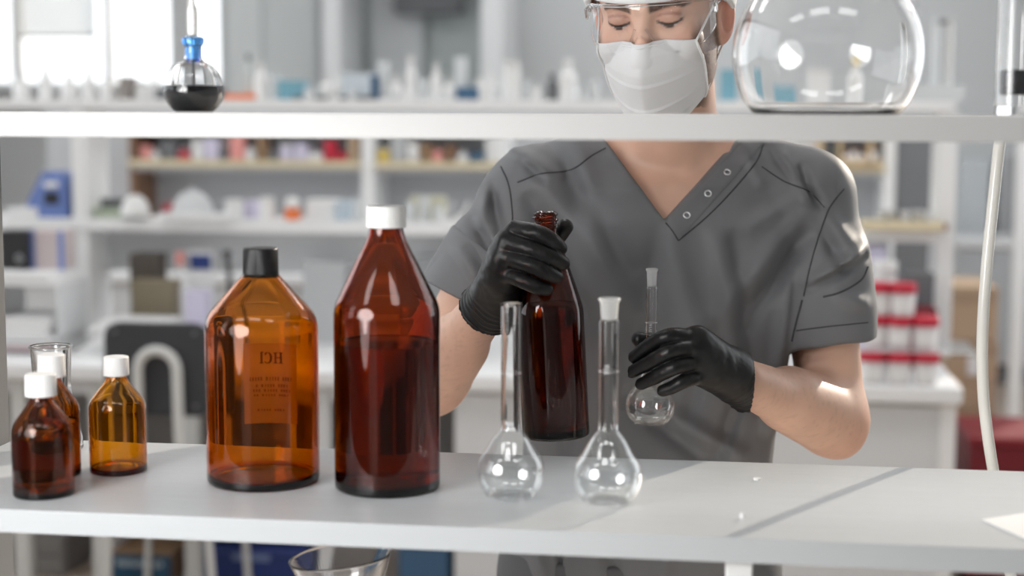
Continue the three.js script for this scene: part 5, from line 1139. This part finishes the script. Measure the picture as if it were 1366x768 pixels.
const gr = glove([
  [[922, 450, 1.905, 0.0104], [893, 448, 1.886, 0.0098], [865, 461, 1.900, 0.0089], [846, 476, 1.911, 0.0078]],
  [[928, 464, 1.900, 0.0106], [895, 468, 1.879, 0.0099], [865, 484, 1.894, 0.0091], [843, 496, 1.905, 0.0080]],
  [[930, 483, 1.900, 0.0102], [901, 489, 1.877, 0.0096], [874, 503, 1.888, 0.0088], [855, 512, 1.899, 0.0077]],
  [[934, 502, 1.906, 0.0096], [913, 508, 1.883, 0.0090], [897, 516, 1.886, 0.0083], [884, 521, 1.890, 0.0074]],
  [[962, 490, 1.955, 0.0165], [920, 472, 1.968, 0.0130], [882, 459, 1.958, 0.0108], [852, 452, 1.948, 0.0094]],
], [
  [[930, 450, 1.908], [975, 490, 1.95], 0.0145, 0.02], [[932, 464, 1.905], [978, 497, 1.952], 0.0155, 0.021], [[934, 482, 1.906], [978, 503, 1.955], 0.015, 0.021], [[938, 500, 1.912], [978, 510, 1.955], 0.0145, 0.02], [[918, 466, 1.935], [965, 488, 1.952], 0.012, 0.017],
], [
  [[975, 497, 1.955], [1003, 514, 1.985], 0.028, 0.0325], [[992, 508, 1.975], [1030, 528, 2.01], 0.0325, 0.036],
], [[997, 512, 1.985], [1032, 531, 2.03]]);
{
  const a = C(600, 460, 2.02), b = C(775, 270, 1.83);
  addMan('glove', meshField(gl, [a.x, a.y, -2.03], [b.x, b.y, -1.83], 0.0017), nitrile, 'black nitrile glove gripping the amber bottle');
  const c = C(825, 580, 2.05), d = C(1030, 410, 1.82);
  addMan('glove', meshField(gr, [c.x, c.y, -2.06], [d.x, d.y, -1.84], 0.0017), nitrile, 'black nitrile glove holding the small flask');
}
// ---------------------------------------------------------------- what he holds
{
  const b = toWorld(C(742, 581, 1.93)), a = toWorld(C(727, 283, 1.935)), h = a.distanceTo(b), m = 1.93 / FPX, r = 45.5 * m, n = 15 * m;
  const t = thing('amber_bottle', 'open dark amber bottle with screw thread gripped by the black glove', 'bottle', b);
  t.quaternion.setFromUnitVectors(V3(0, 1, 0), a.clone().sub(b).normalize());
  const Y = (py) => h * (581 - py) / 298, prof = [[0, 0.0025], [r * 0.5, 0.002], [r * 0.8, 0, 0.001], [r, 0.0, r * 0.35], [r, Y(410), r * 0.22], [n * 1.05, Y(312), n * 0.9], [n, Y(303)], [n, h - 0.004], [n * 1.02, h - 0.001, 0.001], [n * 0.98, h]];
  part(t, 'glass_body', vessel(prof, 0.0034, 0.007, 96), amberDark);
  part(t, 'liquid', filling(prof, 0.0034, 0.007, Y(404), 96), phys({ color: 0xffffff, roughness: 0, transmission: 1, thickness: 0.05, ior: 1.34, attenuationColor: rgb(0.45, 0.25, 0.17), attenuationDistance: 0.06 }));
  const th = [];
  for (let k = 0; k <= 90; k++) { const q = k / 90 * Math.PI * 4.6; th.push(V3((n + 0.0008) * Math.cos(q), h - 0.003 - k / 90 * 0.0155, (n + 0.0008) * Math.sin(q))); }
  part(t, 'screw_thread', tube(th, 0.0016, 200, 8), amberDark);
  part(t, 'neck_ring', new THREE.TorusGeometry(n + 0.0006, 0.0019, 10, 48).rotateX(Math.PI / 2), amberDark, [0, Y(303), 0]);
}
{
  const b = toWorld(C(867, 564, 1.93)), m = 1.93 / FPX, R = 34 * m, h = 210 * m;
  volumetricFlask('small clear measuring flask held in the black glove before the chest', b, R, 7.6 * m, h, 78 * m, true, 0.0011);
}
scene.traverse((o) => { if (o.isMesh) { o.castShadow = true; o.receiveShadow = true; } if (o.isSpotLight || o.isPointLight) o.castShadow = true; });
renderer.render(scene, camera);
